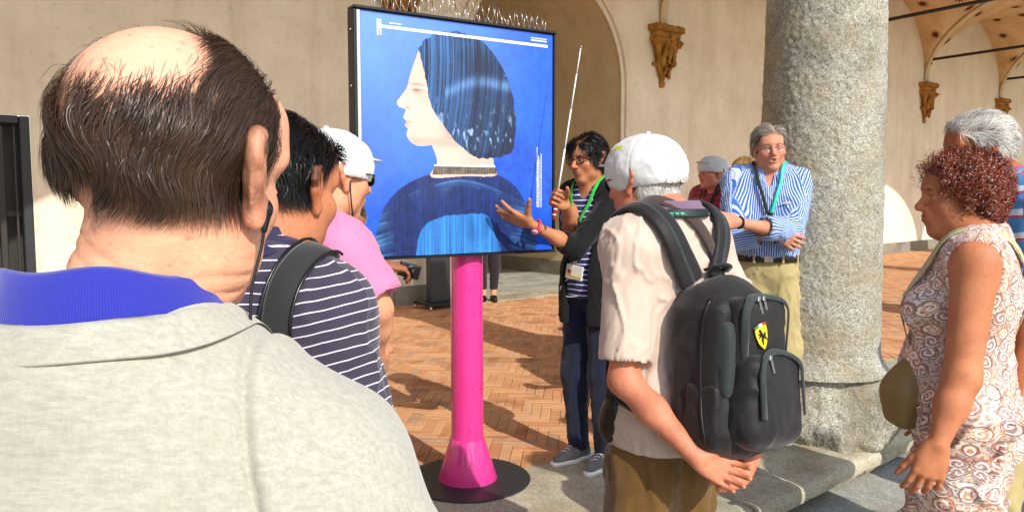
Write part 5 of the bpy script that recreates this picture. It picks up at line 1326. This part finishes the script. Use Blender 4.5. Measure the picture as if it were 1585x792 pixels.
    z1, n1 = arch(main+upper, 0, .108, -.02, .13, -.12); MB().band(z1, n1, .020, .005).build('zip_cover', M['nylon_g'], B)
    z2, n2 = arch(allp, .012, .098, -.13, -.02, -.16); MB().band(z2, n2, .016, .005).build('pocket_zip', M['nylon_g'], B)
    for q in (-1, 1):
        pts = [T(q*.125, -.02, .17), T(q*.15, .0, .05), T(q*.155, .0, -.08), T(q*.15, -.02, -.2)]; p_, n_ = drape(allp, curve(pts, 30), .002, 6, .06); MB().tube(p_, .0035, 6).build('piping', M['black_plastic'], B)
    for zz, x in ((z1, 14), (z1, 17), (z2, 12)):
        i = x; p0 = zz[i]; MB().box(p0+Rb@V3(.004, -.008, -.004), (.010, .006, .014), Rb, .002).box(p0+Rb@V3(.008, -.012, -.026), (.008, .004, .034), Rb@rotY(-.35), .0018).build('zip_pull', M['steel'], B, smooth=False)
    # carry handle and yoke
    P1, N1 = drape(main, curve([T(-.05, .08, .26), T(-.03, .05, .285), T(.03, .05, .285), T(.05, .08, .26)], 16), .012, 2, .01); MB().band(P1+Rb@V3(0, 0, .012), N1, .026, .006).build('carry_handle', M['nylon'], B)
    yoke = [Bx(V3(0.01, -.158, 1.30), (.062, .008, .045), .012, rotX(-.25), k=.02)]; pass
    for q in (-1, 1):
        pts = [V3(q*.055, -.175, 1.30), V3(q*.085, -.145, 1.37), V3(q*.115, -.08, 1.455), V3(q*.120, .0, 1.475), V3(q*.125, .09, 1.40), V3(q*.135, .14, 1.28), V3(q*.17, .10, 1.12), V3(q*.17, -.05, 1.0), V3(q*.13, -.20, .93)]
        Pp = curve([V3(*p) for p in pts], 60); Pp, N = drape(body, Pp, .003, 6, .08); Pp[1:-1] = Pp[1:-1]*.4+(Pp[:-2]+Pp[2:])*.3
        w = np.interp(np.linspace(0, 1, len(Pp)), [0, .1, .45, .6, 1], [.075, .072, .062, .03, .022]); MB().band(Pp, N, w, .013).build('shoulder_strap', M['nylon'], B)
        MB().band(Pp+N*.012, N, w*.15, .003).build('strap_webbing', M['nylon_g'], B)
        MB().tube(Pp+np.cross(np.gradient(Pp, axis=0)/np.linalg.norm(np.gradient(Pp, axis=0), axis=1)[:, None], N)*(w*.5)[:, None]+N*.005, .0028, 5).build('strap_edge', M['nylon_g'], B)
    # shield badge
    Pd, Nd = drape(main+upper, [T(-.045, -.15, .085)], .005, 8, .1); n = Nd[0]; z = unit(V3(0, 0, 1)-n*n[2]); x = np.cross(z, n)*1.0; z = z*math.cos(.25)+x*math.sin(-.25)*1.0; x = np.cross(z, n)
    sh = [(-.022, .026), (0, .029), (.022, .026), (.0225, .005), (.017, -.014), (.008, -.026), (0, -.033), (-.008, -.026), (-.017, -.014), (-.0225, .005)]
    def plate(name, poly, off, mat, par, sc=1.0, t=.0015):
        m = MB(); k_ = len(poly); fr = [Pd[0]+n*(off+t)+(x*a+z*b)*sc for a, b in poly]; bk = [Pd[0]+n*off+(x*a+z*b)*sc for a, b in poly]
        m.add(fr+bk, [tuple(range(k_))]+[(i, k_+i, k_+(i+1) % k_, (i+1) % k_) for i in range(k_)]); return m.build(name, mat, par, smooth=False)
    bd = plate('shield_badge', sh, .002, plain('badge_yellow', '#e0bd22', .5), B, 1.05)
    plate('shield_green', [(-.0222, .0205), (-.022, .026), (-.007, .0285), (-.007, .023)], .0036, plain('badge_green', '#1d7a4a', .5), bd, 1.05); plate('shield_white', [(-.007, .023), (-.007, .0285), (.007, .0285), (.007, .023)], .0036, M['white_plastic'], bd, 1.05); plate('shield_red', [(.007, .023), (.007, .0285), (.022, .026), (.0222, .0205)], .0036, plain('badge_red', '#b02020', .5), bd, 1.05)
    horse = [(-.004, -.020), (-.001, -.019), (-.001, -.011), (.004, -.006), (.010, -.010), (.012, -.014), (.014, -.012), (.009, -.003), (.013, .003), (.010, .006), (.006, .001), (.002, .004), (.000, .009), (-.003, .015), (-.006, .017), (-.011, .013), (-.010, .011), (-.006, .012), (-.007, .007), (-.013, .009), (-.014, .005), (-.012, .006), (-.008, .004), (-.013, .000), (-.012, -.003), (-.006, .001), (-.003, -.003), (-.007, -.009), (-.005, -.013)]
    plate('prancing_horse', horse, .004, M['black_plastic'], bd, 1.1)
    # narrow brown strap slung from the neck to the right side
    sb = tag(empty('sling_strap', P.feet, P.th), 'narrow brown folded strap slung across the cream shirt above the backpack', 'strap')
    strap(body, [V3(-.10, .12, 1.36), V3(-.085, .03, 1.50), V3(-.045, -.055, 1.485), V3(.02, -.125, 1.42), V3(.09, -.145, 1.32), V3(.15, -.12, 1.2), V3(.19, -.02, 1.1)], .034, .004, M['strap_brown'], sb, 'strap', .004)
    # belt pouch at the left hip
    bp = tag(empty('belt_pouch', P.feet, P.th), 'small black oval pouch at the hip of the man in the cream shirt', 'pouch')
    V, Q = mesh_sdf([E(L(-.185, .05, .92), (.020, .036, .07), rotX(.2), k=.01), E(L(-.19, .05, .92), (.018, .03, .06), rotX(.2), k=.01)], .004); mk('pouch_body', V, Q, M['leather'], bp)
    MB().band(curve([L(-.20, .05, .97), L(-.205, .02, 1.03), L(-.19, .0, 1.10)], 10), np.tile((-1., 0, 0), (len(curve([L(-.20, .05, .97), L(-.205, .02, 1.03), L(-.19, .0, 1.10)], 10)), 1)), .03, .003).build('pouch_strap', M['nylon'], bp)
    return P
PM = pack_man()
# ---------------------------------------------------------------- 4 man in a striped polo, close on the left
def polo_man():
    c = PX(416, 262, 1.22); th = math.radians(-16); feet = V3(c[0]-.044, c[1]+.01, LOW)
    P = Person('dark haired man in a purple polo with thin white stripes, black strap on shoulder', feet, th, 1.665, .80, head=(math.radians(-8), .12, 0), skin='#b97a56', headoff=(.036, .02, -.005), brow='#1a1210', shrug=-.02,
        arms={1: dict(el=V3(.185, -.0, 1.10), wr=V3(.06, .22, 1.06), pn=(-1, 0, 0), curl=.6)})
    P.skin(.012, .003, .005, (), scalp='#0c0908')
    st = cloth('purple_striped_polo', '#413a4c', '#332d3e', stripes=('along', .0155, .12, '#d8d2dd'), weave=1200)
    P.top('polo_shirt', st, d=.020, hem=.84, sleeve=.84, neck=.006, fold=.006, seed=14, sl_d=.018, step=.006)
    P.collar(cloth('navy_collar', '#2d2a48', '#252238'), d=.006, hgt=.045); P.trousers(M['darkt'], step=.016); P.shoes(M['leather'])
    mask = lambda d, rg: nohairface(d, rg, .5, -.34)
    def flow(h, t, rg):
        x, y, z = h.T; return np.stack([.35+.4*np.sin(z*45), -1.0*np.clip(z*14, -.2, 1), -1.0+.5*np.clip(z*9, 0, 1)], 1)
    P.hair(13000, mask, flow, .040, 6, .0011, .007, M['hair_black'], .20, seed=41, up=.003)
    body = [q.inflate(.020) for q in P.torso]+[P.upper[q][0].inflate(.022) for q in (-1, 1)]
    b = tag(empty('shoulder_bag_strap', feet, th), 'wide black bag strap with a padded sleeve over the striped polo', 'bag strap')
    L = P.L; pts = [V3(.115, .10, 1.34), V3(.118, .03, 1.41), V3(.122, -.06, 1.39), V3(.122, -.11, 1.30), V3(.112, -.13, 1.18), V3(.09, -.14, 1.05), V3(.06, -.14, .92)]
    Pp = curve(pts, 60); Pp, N = drape(body, Pp, .002, 5, .05); MB().band(Pp, N, .042, .004).build('webbing', M['nylon'], b)
    MB().band(Pp[12:34]+N[12:34]*.003, N[12:34], .044, .008).build('shoulder_pad', cloth('pad_fabric', '#2c2c2c', '#222'+'222', rough=.7), b)
    T = np.gradient(Pp, axis=0); T /= np.linalg.norm(T, axis=1)[:, None]; Wd = np.cross(T, N)
    for s_ in (-1, 1): MB().tube((Pp+N*.012+Wd*s_*.023)[12:34], .0025, 6).build('pad_piping', M['black_plastic'], b)
    V, Q = mesh_sdf([Bx(V3(.15, .08, .95), (.03, .07, .10), .03, rotZ(.1))], .01); mk('bag_body', V, Q, M['nylon'], b)
    return P
polo_man()
# ---------------------------------------------------------------- 5 woman in pink with a white cap
def pink_woman():
    th = math.radians(-46); c = PX(478, 262, 2.0); feet = V3(c[0], c[1], LOW)
    P = Person('woman in a pink polo shirt and white sun cap looking right towards the poster', feet, th, 1.70, .95, head=(0, .05, 0), skin='#d39a76', female=True, headoff=(0, .04, .0),
        arms={1: dict(el=rotZ(-th)@(PX(583, 478, 1.86)-feet), wr=rotZ(-th)@(PX(582, 545, 1.95)-feet), curl=.9, pn=(-1, 0, 0))})
    P.skin(.012, .0035, .0045, (1,))
    P.top('polo_shirt', cloth('pink_cotton', '#dd7fa2', '#d27296', rough=.75), d=.016, hem=.84, sleeve=.62, fold=.004, seed=24, sl_d=.026); P.collar(cloth('pink_collar', '#e079a5', '#d56c98'), d=.006)
    P.trousers(M['darkt'], step=.016); P.shoes(M['leather']); P.cap(M['white_cloth'], h=.094, d=.004, back=-.02, tilt=0, brim_l=.085)
    P.glasses('black_plastic', (.025, .017), .002, dark=True)
    P.hair(2200, lambda d, rg: (d[:, 2] < .1) & (d[:, 2] > -.4) & (d[:, 1] < .1) & ~((np.abs(d[:, 0]) > .6) & (d[:, 1] > -.4)), DOWN, .03, 5, .0014, .004, M['hair_dgrey'], .2, seed=51)
    L = P.L; V, Q = mesh_sdf([Bx(V3(.24, -.02, .86), (.025, .07, .10), .02)], .01); b = tag(empty('hip_bag', feet, th), 'black bag hanging at the hip of the woman in pink', 'bag'); mk('bag_body', V, Q, M['nylon'], b)
    MB().band(curve([V3(.23, -.02, .97), V3(.2, -.02, 1.15), V3(.15, -.03, 1.40)], 12), np.tile((1., 0, .2), (len(curve([V3(.23, -.02, .97), V3(.2, -.02, 1.15), V3(.15, -.03, 1.40)], 12)), 1)), .02, .003).build('bag_strap', M['nylon'], b)
    T = lambda x, y, z: P.C+P.Rh@(V3(x, y, z)*P.hs); e = tag(empty('earphone', feet, th), 'black earphone lead hanging from the ear of the woman in pink', 'earphone')
    MB().tube(curve([T(.088, .006, -.012), T(.088, .008, -.05), T(.075, .03, -.12), T(.08, .06, -.18)], 14), .002, 5).build('earphone_lead', M['black_plastic'], e)
    return P
pink_woman()
# ---------------------------------------------------------------- 6 person with camera half hidden behind the poster
def camera_woman():
    th = math.radians(-30); c = PX(496, 275, 2.9); feet = V3(c[0], c[1], 0); W = lambda x, y, d: tl(feet, th, PX(x, y, d)); D = lambda v: rotZ(-th)@unit(v)
    P = Person('tanned woman in a black top behind the pink polo, holding a small camera', feet, th, 1.60, .95, skin='#9a6242', female=True, head=(0, .1, 0), brow='#1a1210', shrug=-.01,
        arms={1: dict(wr=W(592, 411, 2.9), hint=(.5, -1, -.3), fd=D((.85, .3, -.1)), pn=D((0, .2, -1)), curl=.8)})
    P.skin(.014, .005, .005, (1,)); P.top('strap_top', cloth('black_top', '#17161a'), d=.008, hem=.86, sleeve=0, neck=.035, vneck=.03, fold=.003)
    P.trousers(M['darkt'], step=.018); P.shoes(M['leather'])
    P.hair(2600, lambda d, rg: nohairface(d, rg, .5, -.4), DOWN, .07, 6, .002, .008, M['hair_brown'], .2, seed=61)
    cp = P.wr[1]+D((.85, .3, -.1))*.10+V3(0, 0, -.01); cm = tag(empty('camera', feet, th), 'small black camera with purple wrist loop held under the left poster corner', 'camera')
    R = rotZ(-th)@rotZ(.4)@rotY(.3); V, Q = mesh_sdf([Bx(cp, (.036, .010, .022), .005, R, k=.003), Cn(cp+R@V3(.006, -.012, 0), cp+R@V3(.006, -.030, 0), .017, .015, k=.003)], .003); mk('camera_body', V, Q, M['black_plastic'], cm)
    MB().lathe([(.010, 0), (.0105, .002), (.008, .003)], cp+R@V3(.006, -.045, 0), 16, R@rotX(math.pi/2)).build('lens_glass', M['dark_lens'], cm)
    MB().tube(curve([cp+R@V3(-.04, 0, .0), cp+R@V3(-.055, -.01, -.01), cp+R@V3(-.06, 0, .012), cp+R@V3(-.045, .01, .01), cp+R@V3(-.08, .0, .0)], 20), .004, 6).build('wrist_loop', plain('purple_cord', '#8a3fa8', .5), cm)
    return P
camera_woman()
# ---------------------------------------------------------------- 7 man in the blue striped shirt
def blue_man():
    feet = V3(*(GP(1186, 610)[:2]), 0); feet = V3((1184-792.5)/FPX*4.45, 4.42, 0); th = math.radians(168); W = lambda x, y, d: tl(feet, th, PX(x, y, d)); D = lambda v: rotZ(-th)@unit(v); Y = feet[1]
    P = Person('man in blue striped shirt and khaki trousers with folded arms beside the column', feet, th, 1.76, .93, head=(math.radians(6), .04, math.radians(4)), skin='#c98f72', lip='#8a4f48', brow='#6a5a4c', headk=dict(mouth_open=.012, jaw=.98), headoff=(-.0, .01, .0),
        arms={-1: dict(el=W(1222, 360, Y-.17), wr=W(1141, 344, Y-.36), fd=D((-1, -.1, .12)), pn=D((.1, 1, -.2)), curl=[(1.2, 1.3, .8)]*4, thumb=(.3, .6, .8), tcurl=.7, hs=1.1),
              1: dict(el=W(1138, 368, Y-.12), wr=W(1200, 360, Y-.22), fd=D((.85, -.35, -.45)), pn=D((.3, .9, .0)), curl=[(.35, .4, .3)]*4, thumb=(.4, .9, .2))})
    P.skin(.012, .003, .0035, scalp='#6a5f54')
    bl = cloth('blue_striped_shirt', '#3c67b4', '#2f57a3', stripes=('around', .0095, .42, '#c3d2ec'), weave=1500, wb=.2)
    P.top('shirt', bl, d=.018, hem=.985, sleeve=1.42, neck=.006, fold=.008, seed=34, vneck=.05, step=.0065, sl_d=.018)
    P.collar(bl, d=.006, hgt=.045)
    f = P.f; L = P.L
    P.trousers(M['khaki'], top=1.0, d=.022, loose=.02, fold=.010, seed=37); P.shoes(M['leather'])
    a = np.linspace(0, 2*math.pi, 60, endpoint=False); Pb = np.array([L(.178*math.cos(t)*1.0, .135*math.sin(t), .992) for t in a]); body = [q.inflate(.024) for q in P.torso]; Pb, N = drape(body, Pb, .002, 5, .05); Pb[:, 2] = L(0, 0, .992)[2]
    Pb = np.vstack([Pb, Pb[:1]]); N = np.vstack([N, N[:1]]); MB().band(Pb, N, .036, .004).build('belt', M['leather'], P.root)
    MB().box(Pb[15]+V3(0, .006, 0), (.045, .006, .036), bev=.002).build('belt_buckle', M['steel'], P.root, smooth=False)
    for i in (5, 11, 19, 25): MB().box(Pb[i]+N[i]*.004, (.012, .012, .05), rotZ(math.atan2(N[i][1], N[i][0])+math.pi/2), .002).build('belt_loop', M['khaki'], P.root, smooth=False)
    P.glasses('steel', (.022, .015), .0011)
    P.hair(4200, lambda d, rg: nohairface(d, rg, .62, -.30) & (rg.random(len(d)) < .9), lambda h, t, rg: np.stack([np.sign(h[:, 0]+.02)*.9+0*h[:, 0], -.9+0*h[:, 0], -.2-.8*(h[:, 2] < .05)], 1), .070, 8, .0017, .013, M['hair_dgrey'], .22, seed=71, up=.010)
    V, Q = mesh_sdf([E(P.wr[-1], (.05, .05, .05))], .02)
    w = P.wr[-1]; ax = unit(P.wr[-1]-P.el[-1]); c = w-ax*.015; u_ = unit(np.cross(ax, (0, 0, 1))); v_ = np.cross(ax, u_)
    MB().tube([c+(u_*math.cos(t)+v_*math.sin(t)*.9)*.032 for t in np.linspace(0, 2*math.pi, 24, endpoint=False)], .006, 8, closed=True).build('watch', M['black_plastic'], P.root)
    bd = [q.inflate(.030) for q in P.torso]+P.neck; ln = tag(empty('lanyard', feet, th), 'dark green lanyard on the chest of the man in the blue striped shirt', 'lanyard'); nb = P.neckbase
    for q in (-1, 1): strap(bd, [nb+V3(q*.062, .02, .03), nb+V3(q*.058, .06, -.02), L(q*.04, .13, 1.33), L(q*.012, .15, 1.23)], .018, .002, M['teal'] if q < 0 else M['lany_dark'], ln, 'strap', .004)
    MB().box(L(.0, .165, 1.215), (.03, .01, .04), bev=.003).build('radio_receiver', M['black_plastic'], ln, smooth=False)
    MB().box(L(-.088, .150, 1.285), (.052, .01, .010), rotY(.05), .003).build('pocket_glasses', M['white_plastic'], P.root)
    return P
blue_man()
# ---------------------------------------------------------------- 8, 9 the two behind him
def red_man():
    th = math.radians(118); feet = V3((1112-792.5)/FPX*5.7, 5.7, 0); f_ = feet
    P = Person('old man in a red striped polo and white cap behind the blue shirted man', feet, th, 1.66, 1.15, head=(math.radians(-2), -.10, 0), skin='#cf8a72', headoff=(0, .045, -.01),
        arms={1: dict(wr=V3(.28, .10, 1.02), hint=(.8, -.8, 0)), -1: dict(wr=V3(-.16, .26, 1.02), hint=(-1, -.5, 0))})
    P.skin(.014, .004, .006)
    P.top('polo_shirt', cloth('red_striped_polo', '#b5322f', '#a32a2c', stripes=('along', .036, .40, '#6d3a62')), d=.018, hem=.84, sleeve=.8, fold=.005, seed=44, sl_d=.024); P.collar(cloth('red_collar', '#8a2226'), d=.006)
    P.trousers(M['khaki'], step=.016); P.shoes(M['leather']); P.cap(M['white_cloth'], h=.096, d=.006, back=-.02, tilt=.08, brim_l=.085, brow=.035)
    P.hair(1500, lambda d, rg: (d[:, 2] < .1) & (d[:, 2] > -.4) & (d[:, 1] < .1) & ~((np.abs(d[:, 0]) > .6) & (d[:, 1] > -.4)), DOWN, .02, 4, .002, .004, M['hair_grey'], .2, seed=81)
    bd = [q.inflate(.03) for q in P.torso]; ln = tag(empty('lanyard', feet, th), 'dark lanyard with a blue badge holder on the red striped polo', 'lanyard'); nb = P.neckbase; L = P.L
    for q in (-1, 1): strap(bd+P.neck, [nb+V3(q*.06, .02, .03), nb+V3(q*.06, .07, -.03), L(q*.05, .16, 1.28), L(q*.02, .17, 1.14)], .022, .003, M['lany_dark'], ln, 'strap', .006)
    MB().box(L(0, .19, 1.10), (.08, .012, .10), bev=.004).build('badge', plain('blue_badge', '#3a3fa0', .4), ln, smooth=False)
    th = math.radians(150); feet = V3((1150-792.5)/FPX*6.1, 6.1, 0)
    P = Person('blonde woman in dark sunglasses almost hidden behind the blue striped shirt', feet, th, 1.66, .95, head=(math.radians(0), .0, 0), skin='#c98f72', female=True)
    P.skin(.016, .005, .01, ()); P.top('blouse', cloth('dark_blouse', '#3a2c34'), sleeve=.6, hem=.84, step=.011); P.trousers(M['darkt'], step=.018); P.shoes(M['leather'])
    P.glasses('black_plastic', (.029, .022), .003, dark=True); P.hair(3000, lambda d, rg: nohairface(d, rg, .5, -.5), DOWN, .09, 6, .0026, .010, M['hair_blond'], .25, seed=91)
red_man()
# ---------------------------------------------------------------- 10 curly haired woman in the paisley dress
def paisley():
    t = NT('paisley', .75, .25); al, ar = t.attr('along'), t.attr('around'); cb = t.n('ShaderNodeCombineXYZ'); t.l(ar, cb.inputs[0]); t.l(al, cb.inputs[1]); v = t.n('ShaderNodeVectorMath', operation='ADD'); t.l(cb.outputs[0], v.inputs[0])
    nz = t.n('ShaderNodeTexNoise'); nz.inputs['Scale'].default_value = 14; t.l(cb.outputs[0], nz.inputs['Vector']); sc = t.n('ShaderNodeVectorMath', operation='SCALE'); t.l(nz.outputs['Color'], sc.inputs[0]); sc.inputs['Scale'].default_value = .038; t.l(sc.outputs[0], v.inputs[1]); vec = v.outputs[0]
    vo = t.n('ShaderNodeTexVoronoi', voronoi_dimensions='2D'); vo.inputs['Scale'].default_value = 23; vo.inputs['Randomness'].default_value = .85; t.l(vec, vo.inputs['Vector'])
    sb = t.n('ShaderNodeVectorMath', operation='SUBTRACT'); t.l(vec, sb.inputs[0]); t.l(vo.outputs['Position'], sb.inputs[1]); sp = t.n('ShaderNodeSeparateXYZ'); t.l(sb.outputs[0], sp.inputs[0])
    an = t.math('ARCTAN2', sp.outputs[1], sp.outputs[0]); r = vo.outputs['Distance']; spir = t.math('SINE', t.math('ADD', an, t.math('MULTIPLY', r, 26.0)))
    rc = t.n('ShaderNodeSeparateColor'); t.l(vo.outputs['Color'], rc.inputs[0])
    ground = t.mix(t.ramp(t.noise(vec, 9, 3), [(.42, 0.0), (.55, 1.0)]), '#e6dcd2', '#c9b0a0')
    motif = t.ramp(rc.outputs[0], [(0, '#c9825a'), (.3, '#a8583e'), (.55, '#d9a27a'), (.75, '#8c5a5a'), (1, '#b99aa0')], 'CONSTANT')
    inn = t.math('LESS_THAN', r, .40); line = t.math('GREATER_THAN', spir, .25)
    c = t.mix(t.math('MULTIPLY', inn, .72), ground, motif); c = t.mix(t.math('MULTIPLY', t.math('MULTIPLY', inn, line), .85), c, '#efe6dc')
    ring = t.math('LESS_THAN', t.math('ABSOLUTE', t.math('SUBTRACT', r, .42)), .035); c = t.mix(t.math('MULTIPLY', ring, .8), c, '#6a4038')
    fl = t.n('ShaderNodeTexVoronoi', voronoi_dimensions='2D'); fl.inputs['Scale'].default_value = 95; t.l(vec, fl.inputs['Vector']); dots = t.math('LESS_THAN', fl.outputs['Distance'], .30)
    d2 = t.math('MULTIPLY', dots, t.math('SUBTRACT', 1.0, inn)); fc = t.ramp(rc.outputs[1], [(0, '#a5603c'), (.4, '#8a7a86'), (.7, '#d08a58'), (1, '#7a4a44')], 'CONSTANT'); c = t.mix(t.math('MULTIPLY', d2, .8), c, fc)
    d3 = t.math('MULTIPLY', t.math('LESS_THAN', fl.outputs['Distance'], .18), inn); c = t.mix(t.math('MULTIPLY', d3, .7), c, '#7a3c34')
    wl_ = t.math('GREATER_THAN', t.math('SINE', t.math('MULTIPLY', t.noise(vec, 11, 1), 90.0)), .72); c = t.mix(t.math('MULTIPLY', t.math('MULTIPLY', wl_, t.math('SUBTRACT', 1.0, inn)), .6), c, '#8a6f66')
    t.base(c); t.b.inputs['Sheen Weight'].default_value = .2; t.bump(t.noise(t.coord(), 500, 2), .2, .0006); return t.m
M['paisley'] = paisley()
def curly_woman():
    th = math.radians(62); feet = V3(1.285, 2.22, LOW); W = lambda x, y, d: tl(feet, th, PX(x, y, d)); D = lambda v: rotZ(-th)@unit(v)
    P = Person('woman with curly auburn hair and hoop earring in sleeveless paisley clothes', feet, th, 1.645, 1.06, head=(math.radians(20), -.02, 0), skin='#bf7d56', lip='#8f4a40', brow='#3a2018', female=True, headoff=(.045, .0, -.005), neck_r=1.0,
        arms={-1: dict(el=W(1488, 585, 2.02), wr=W(1452, 686, 1.98), fd=D((-.28, .0, -1)), pn=D((.3, 1, 0)), curl=[(.25, .35, .3), (.3, .4, .3), (.35, .45, .3), (.4, .5, .4)], thumb=(.5, .9, .2), hs=1.02)})
    P.upper[-1] = [Cn(P.sh[-1], P.el[-1], .056, .043, k=.03, tag='arm-1')]; P.fore[-1] = [Cn(P.el[-1], P.el[-1]*.6+P.wr[-1]*.4, .042, .038, k=.03, tag='arm-1'), Cn(P.el[-1]*.6+P.wr[-1]*.4, P.wr[-1], .038, .025, k=.03, tag='arm-1')]
    P.skin(.010, .0028, .0035, (-1,), scalp='#1c0b0a')
    f = P.f; L = P.L
    t = [q.inflate(.014) for q in P.torso]+[Cn(L(0, .02, .94), L(0, .02, 1.05), .165*P.g*f*.95, .15*P.g*f*.95, k=.05)]
    for q in (-1, 1): t.append(Cn(P.sh[q]+V3(q*.045, .01, -.01), P.sh[q]+V3(q*.04, 0, -.16)*f, .068, .058, op='sub', k=.015))
    t += [Cn(P.neckbase+V3(0, .01, .01), P.neckbase+V3(0, .04, .14), .075, .10, op='sub', k=.012), Pl(L(0, 0, .98), (0, 0, -1))]
    P.wear('blouse', t, M['paisley'], .007, .005, (13, 13, 7), 54)
    P.trousers(M['paisley'], top=.985, bottom=.36, d=.026, loose=.030, fold=.018, step=.008, seed=55, name='culottes'); P.shoes(M['leather'], low=True)
    P.hair(6500, lambda d, rg: ((d[:, 2] > np.where(d[:, 1] > .35, .48, -.42+.1*d[:, 1])) & (d[:, 1] < .68) & ~((np.abs(d[:, 0]) > .72) & (d[:, 1] > -.22) & (d[:, 2] < .12)) & ~((d[:, 1] > -.02) & (d[:, 2] < .30))), lambda h, t_, rg: np.stack([h[:, 0]*8, -.6+h[:, 1]*1.5, -.9+0*h[:, 0]], 1), .070, 20, .0018, lambda d, rg: rg.uniform(.004, .022, len(d)), M['hair_red'], .30, curl=(.0090, 2.0), seed=101, taper=.5)
    T = lambda x, y, z: P.C+P.Rh@(V3(x, y, z)*P.hs)
    MB().tube([T(-.086, .006+.016*math.cos(a), -.058+.018*math.sin(a)) for a in np.linspace(0, 2*math.pi, 30, endpoint=False)], .0013, 8, closed=True).build('hoop_earring', plain('gold', '#d8b070', .2, metal=1.0), P.root)
    nb = P.neckbase; ln = tag(empty('lanyard', feet, th), 'black lanyard with teal lettering round the neck of the curly haired woman', 'lanyard'); body = P.torso+[q.inflate(.002) for q in P.neck]
    pts = [nb+V3(.02, -.075, .045), nb+V3(-.035, -.058, .045), nb+V3(-.064, -.01, .025), nb+V3(-.066, .045, -.012), L(-.05, .12, 1.30), L(-.03, .17, 1.16)]
    Pp, N = strap(body, pts, .019, .002, M['lany_dark'], ln, 'strap', .006)
    text_along('www.voi', Pp[::-1], N[::-1], .015, .265, M['teal'], ln, off=.003)
    strap(body, [nb+V3(.02, -.075, .045), nb+V3(.05, -.04, .04), nb+V3(.066, .045, -.012), L(.05, .12, 1.30), L(.01, .17, 1.16)], .019, .002, M['lany_dark'], ln, 'strap', .006)
    bag = tag(empty('handbag', feet, th), 'olive leather shoulder bag hanging in front of the woman in paisley', 'handbag')
    ol = plain('olive_leather', '#80693a', .45, .4, .15, 30); hb = W(1412, 598, 2.22); Rw = rotZ(-th)
    p = [Bx(hb+Rw@V3(.02, 0, -.05), (.055, .03, .035), .030, Rw, k=.05), Cn(hb+Rw@V3(-.035, 0, -.02), hb+Rw@V3(.035, 0, .125), .032, .014, k=.06), Cn(hb+Rw@V3(.08, 0, -.02), hb+Rw@V3(.045, 0, .125), .032, .014, k=.06), E(hb+Rw@V3(.02, 0, -.0), (.075, .05, .075), Rw, k=.06)]
    V, Q = mesh_sdf(p, .006); V = relax(V, Q, 4); mk('bag_body', V, Q, ol, bag)
    st = plain('cream_strap', '#b7ae84', .5)
    blo = [q.inflate(.020) for q in P.torso]
    strap(blo, [hb+Rw@V3(.03, 0, .12), L(-.06, .2, 1.1), L(-.06, .16, 1.26), L(-.085, .07, 1.42), L(-.09, -.03, 1.44), L(-.05, -.12, 1.38), L(.03, -.16, 1.24), L(.1, -.16, 1.1)], .036, .004, st, bag, 'bag_strap', .002, 60)
    return P
curly_woman()
# ---------------------------------------------------------------- 11 grey haired man in plaid
def grey_man():
    th = math.radians(80); feet = V3((1544-792.5)/FPX*2.75, 2.75, LOW)
    P = Person('tall grey haired man in a plaid shirt and glasses behind the curly haired woman', feet, th, 1.835, 1.05, head=(0, .06, 0), skin='#a8643f', brow='#8a7a6a', headoff=(0, .05, -.02))
    P.skin(.013, .0035, .006, (), scalp='#8f8a84')
    pl = cloth('plaid_shirt', '#4a86c0', '#3a70aa', stripes=[('along', .075, .35, '#c8d6e6'), ('around', .06, .30, '#b03a58'), ('along', .075, .10, '#b8424a'), ('around', .12, .12, '#dfe6ee')])
    P.top('plaid_shirt', pl, d=.02, hem=.84, sleeve=.8, fold=.006, seed=64, sl_d=.024); P.collar(pl, d=.006, hgt=.045); P.trousers(M['khaki'], step=.016); P.shoes(M['leather']); P.glasses('black_plastic', (.024, .016), .0015)
    P.hair(9000, lambda d, rg: nohairface(d, rg, .50, -.35), lambda h, t, rg: np.stack([.2+0*h[:, 0], -1.0+0*h[:, 0], np.where(h[:, 2] > .06, .25, -.7)], 1), .050, 7, .0014, .010, M['hair_grey'], .32, seed=111, up=.008)
    return P
grey_man()
# ---------------------------------------------------------------- 12 distant woman behind the poster
def far_woman():
    g = GP(756, 466); th = math.radians(185)
    P = Person('distant woman in cropped dark trousers and black flat shoes, legs seen below the poster', (g[0], g[1], 0), th, 1.64, .9, female=True, skin='#d8a27e', stance=.075)
    P.skin(.018, .007, .01, ()); P.top('dark_jacket', cloth('dark_jacket', '#2a2430'), hem=.80, sleeve=1.8, step=.013); P.trousers(cloth('aubergine_trousers', '#2c2027'), top=.99, bottom=.16, step=.014, d=.006, fold=.003)
    P.shoes(M['black_plastic'], 'black_plastic', 'flat_shoe', low=True, scale=.92); P.hair(1500, lambda d, rg: nohairface(d, rg, .5, -.5), DOWN, .10, 6, .003, .008, M['hair_brown'], .2, seed=121)
far_woman()
# ---------------------------------------------------------------- people just outside the frame on the right (their shadows fall into it)
def offframe(px_x, px_y, th, lab, shirt, hair, seed):
    P = Person(lab, (px_x, px_y, LOW), th, 1.72, 1.05, skin='#c98f72', group='visitors just outside the frame')
    P.skin(.018, .007, .01, ()); P.top('shirt', cloth(shirt[0], shirt[1]), hem=.84, sleeve=.8, step=.013); P.trousers(M['darkt'], step=.018); P.shoes(M['leather'])
    P.hair(2000, lambda d, rg: nohairface(d, rg, .5, -.4), DOWN, .05, 5, .003, .008, M[hair], .2, seed=seed)
offframe(2.95, 3.20, 1.3, 'visitor in a white shirt standing just right of the picture', ('white_shirt', '#d0cfc8'), 'hair_brown', 131)
offframe(2.38, 2.45, 1.2, 'visitor in a green shirt standing just right of the picture', ('green_shirt', '#5a7a52'), 'hair_grey', 132)
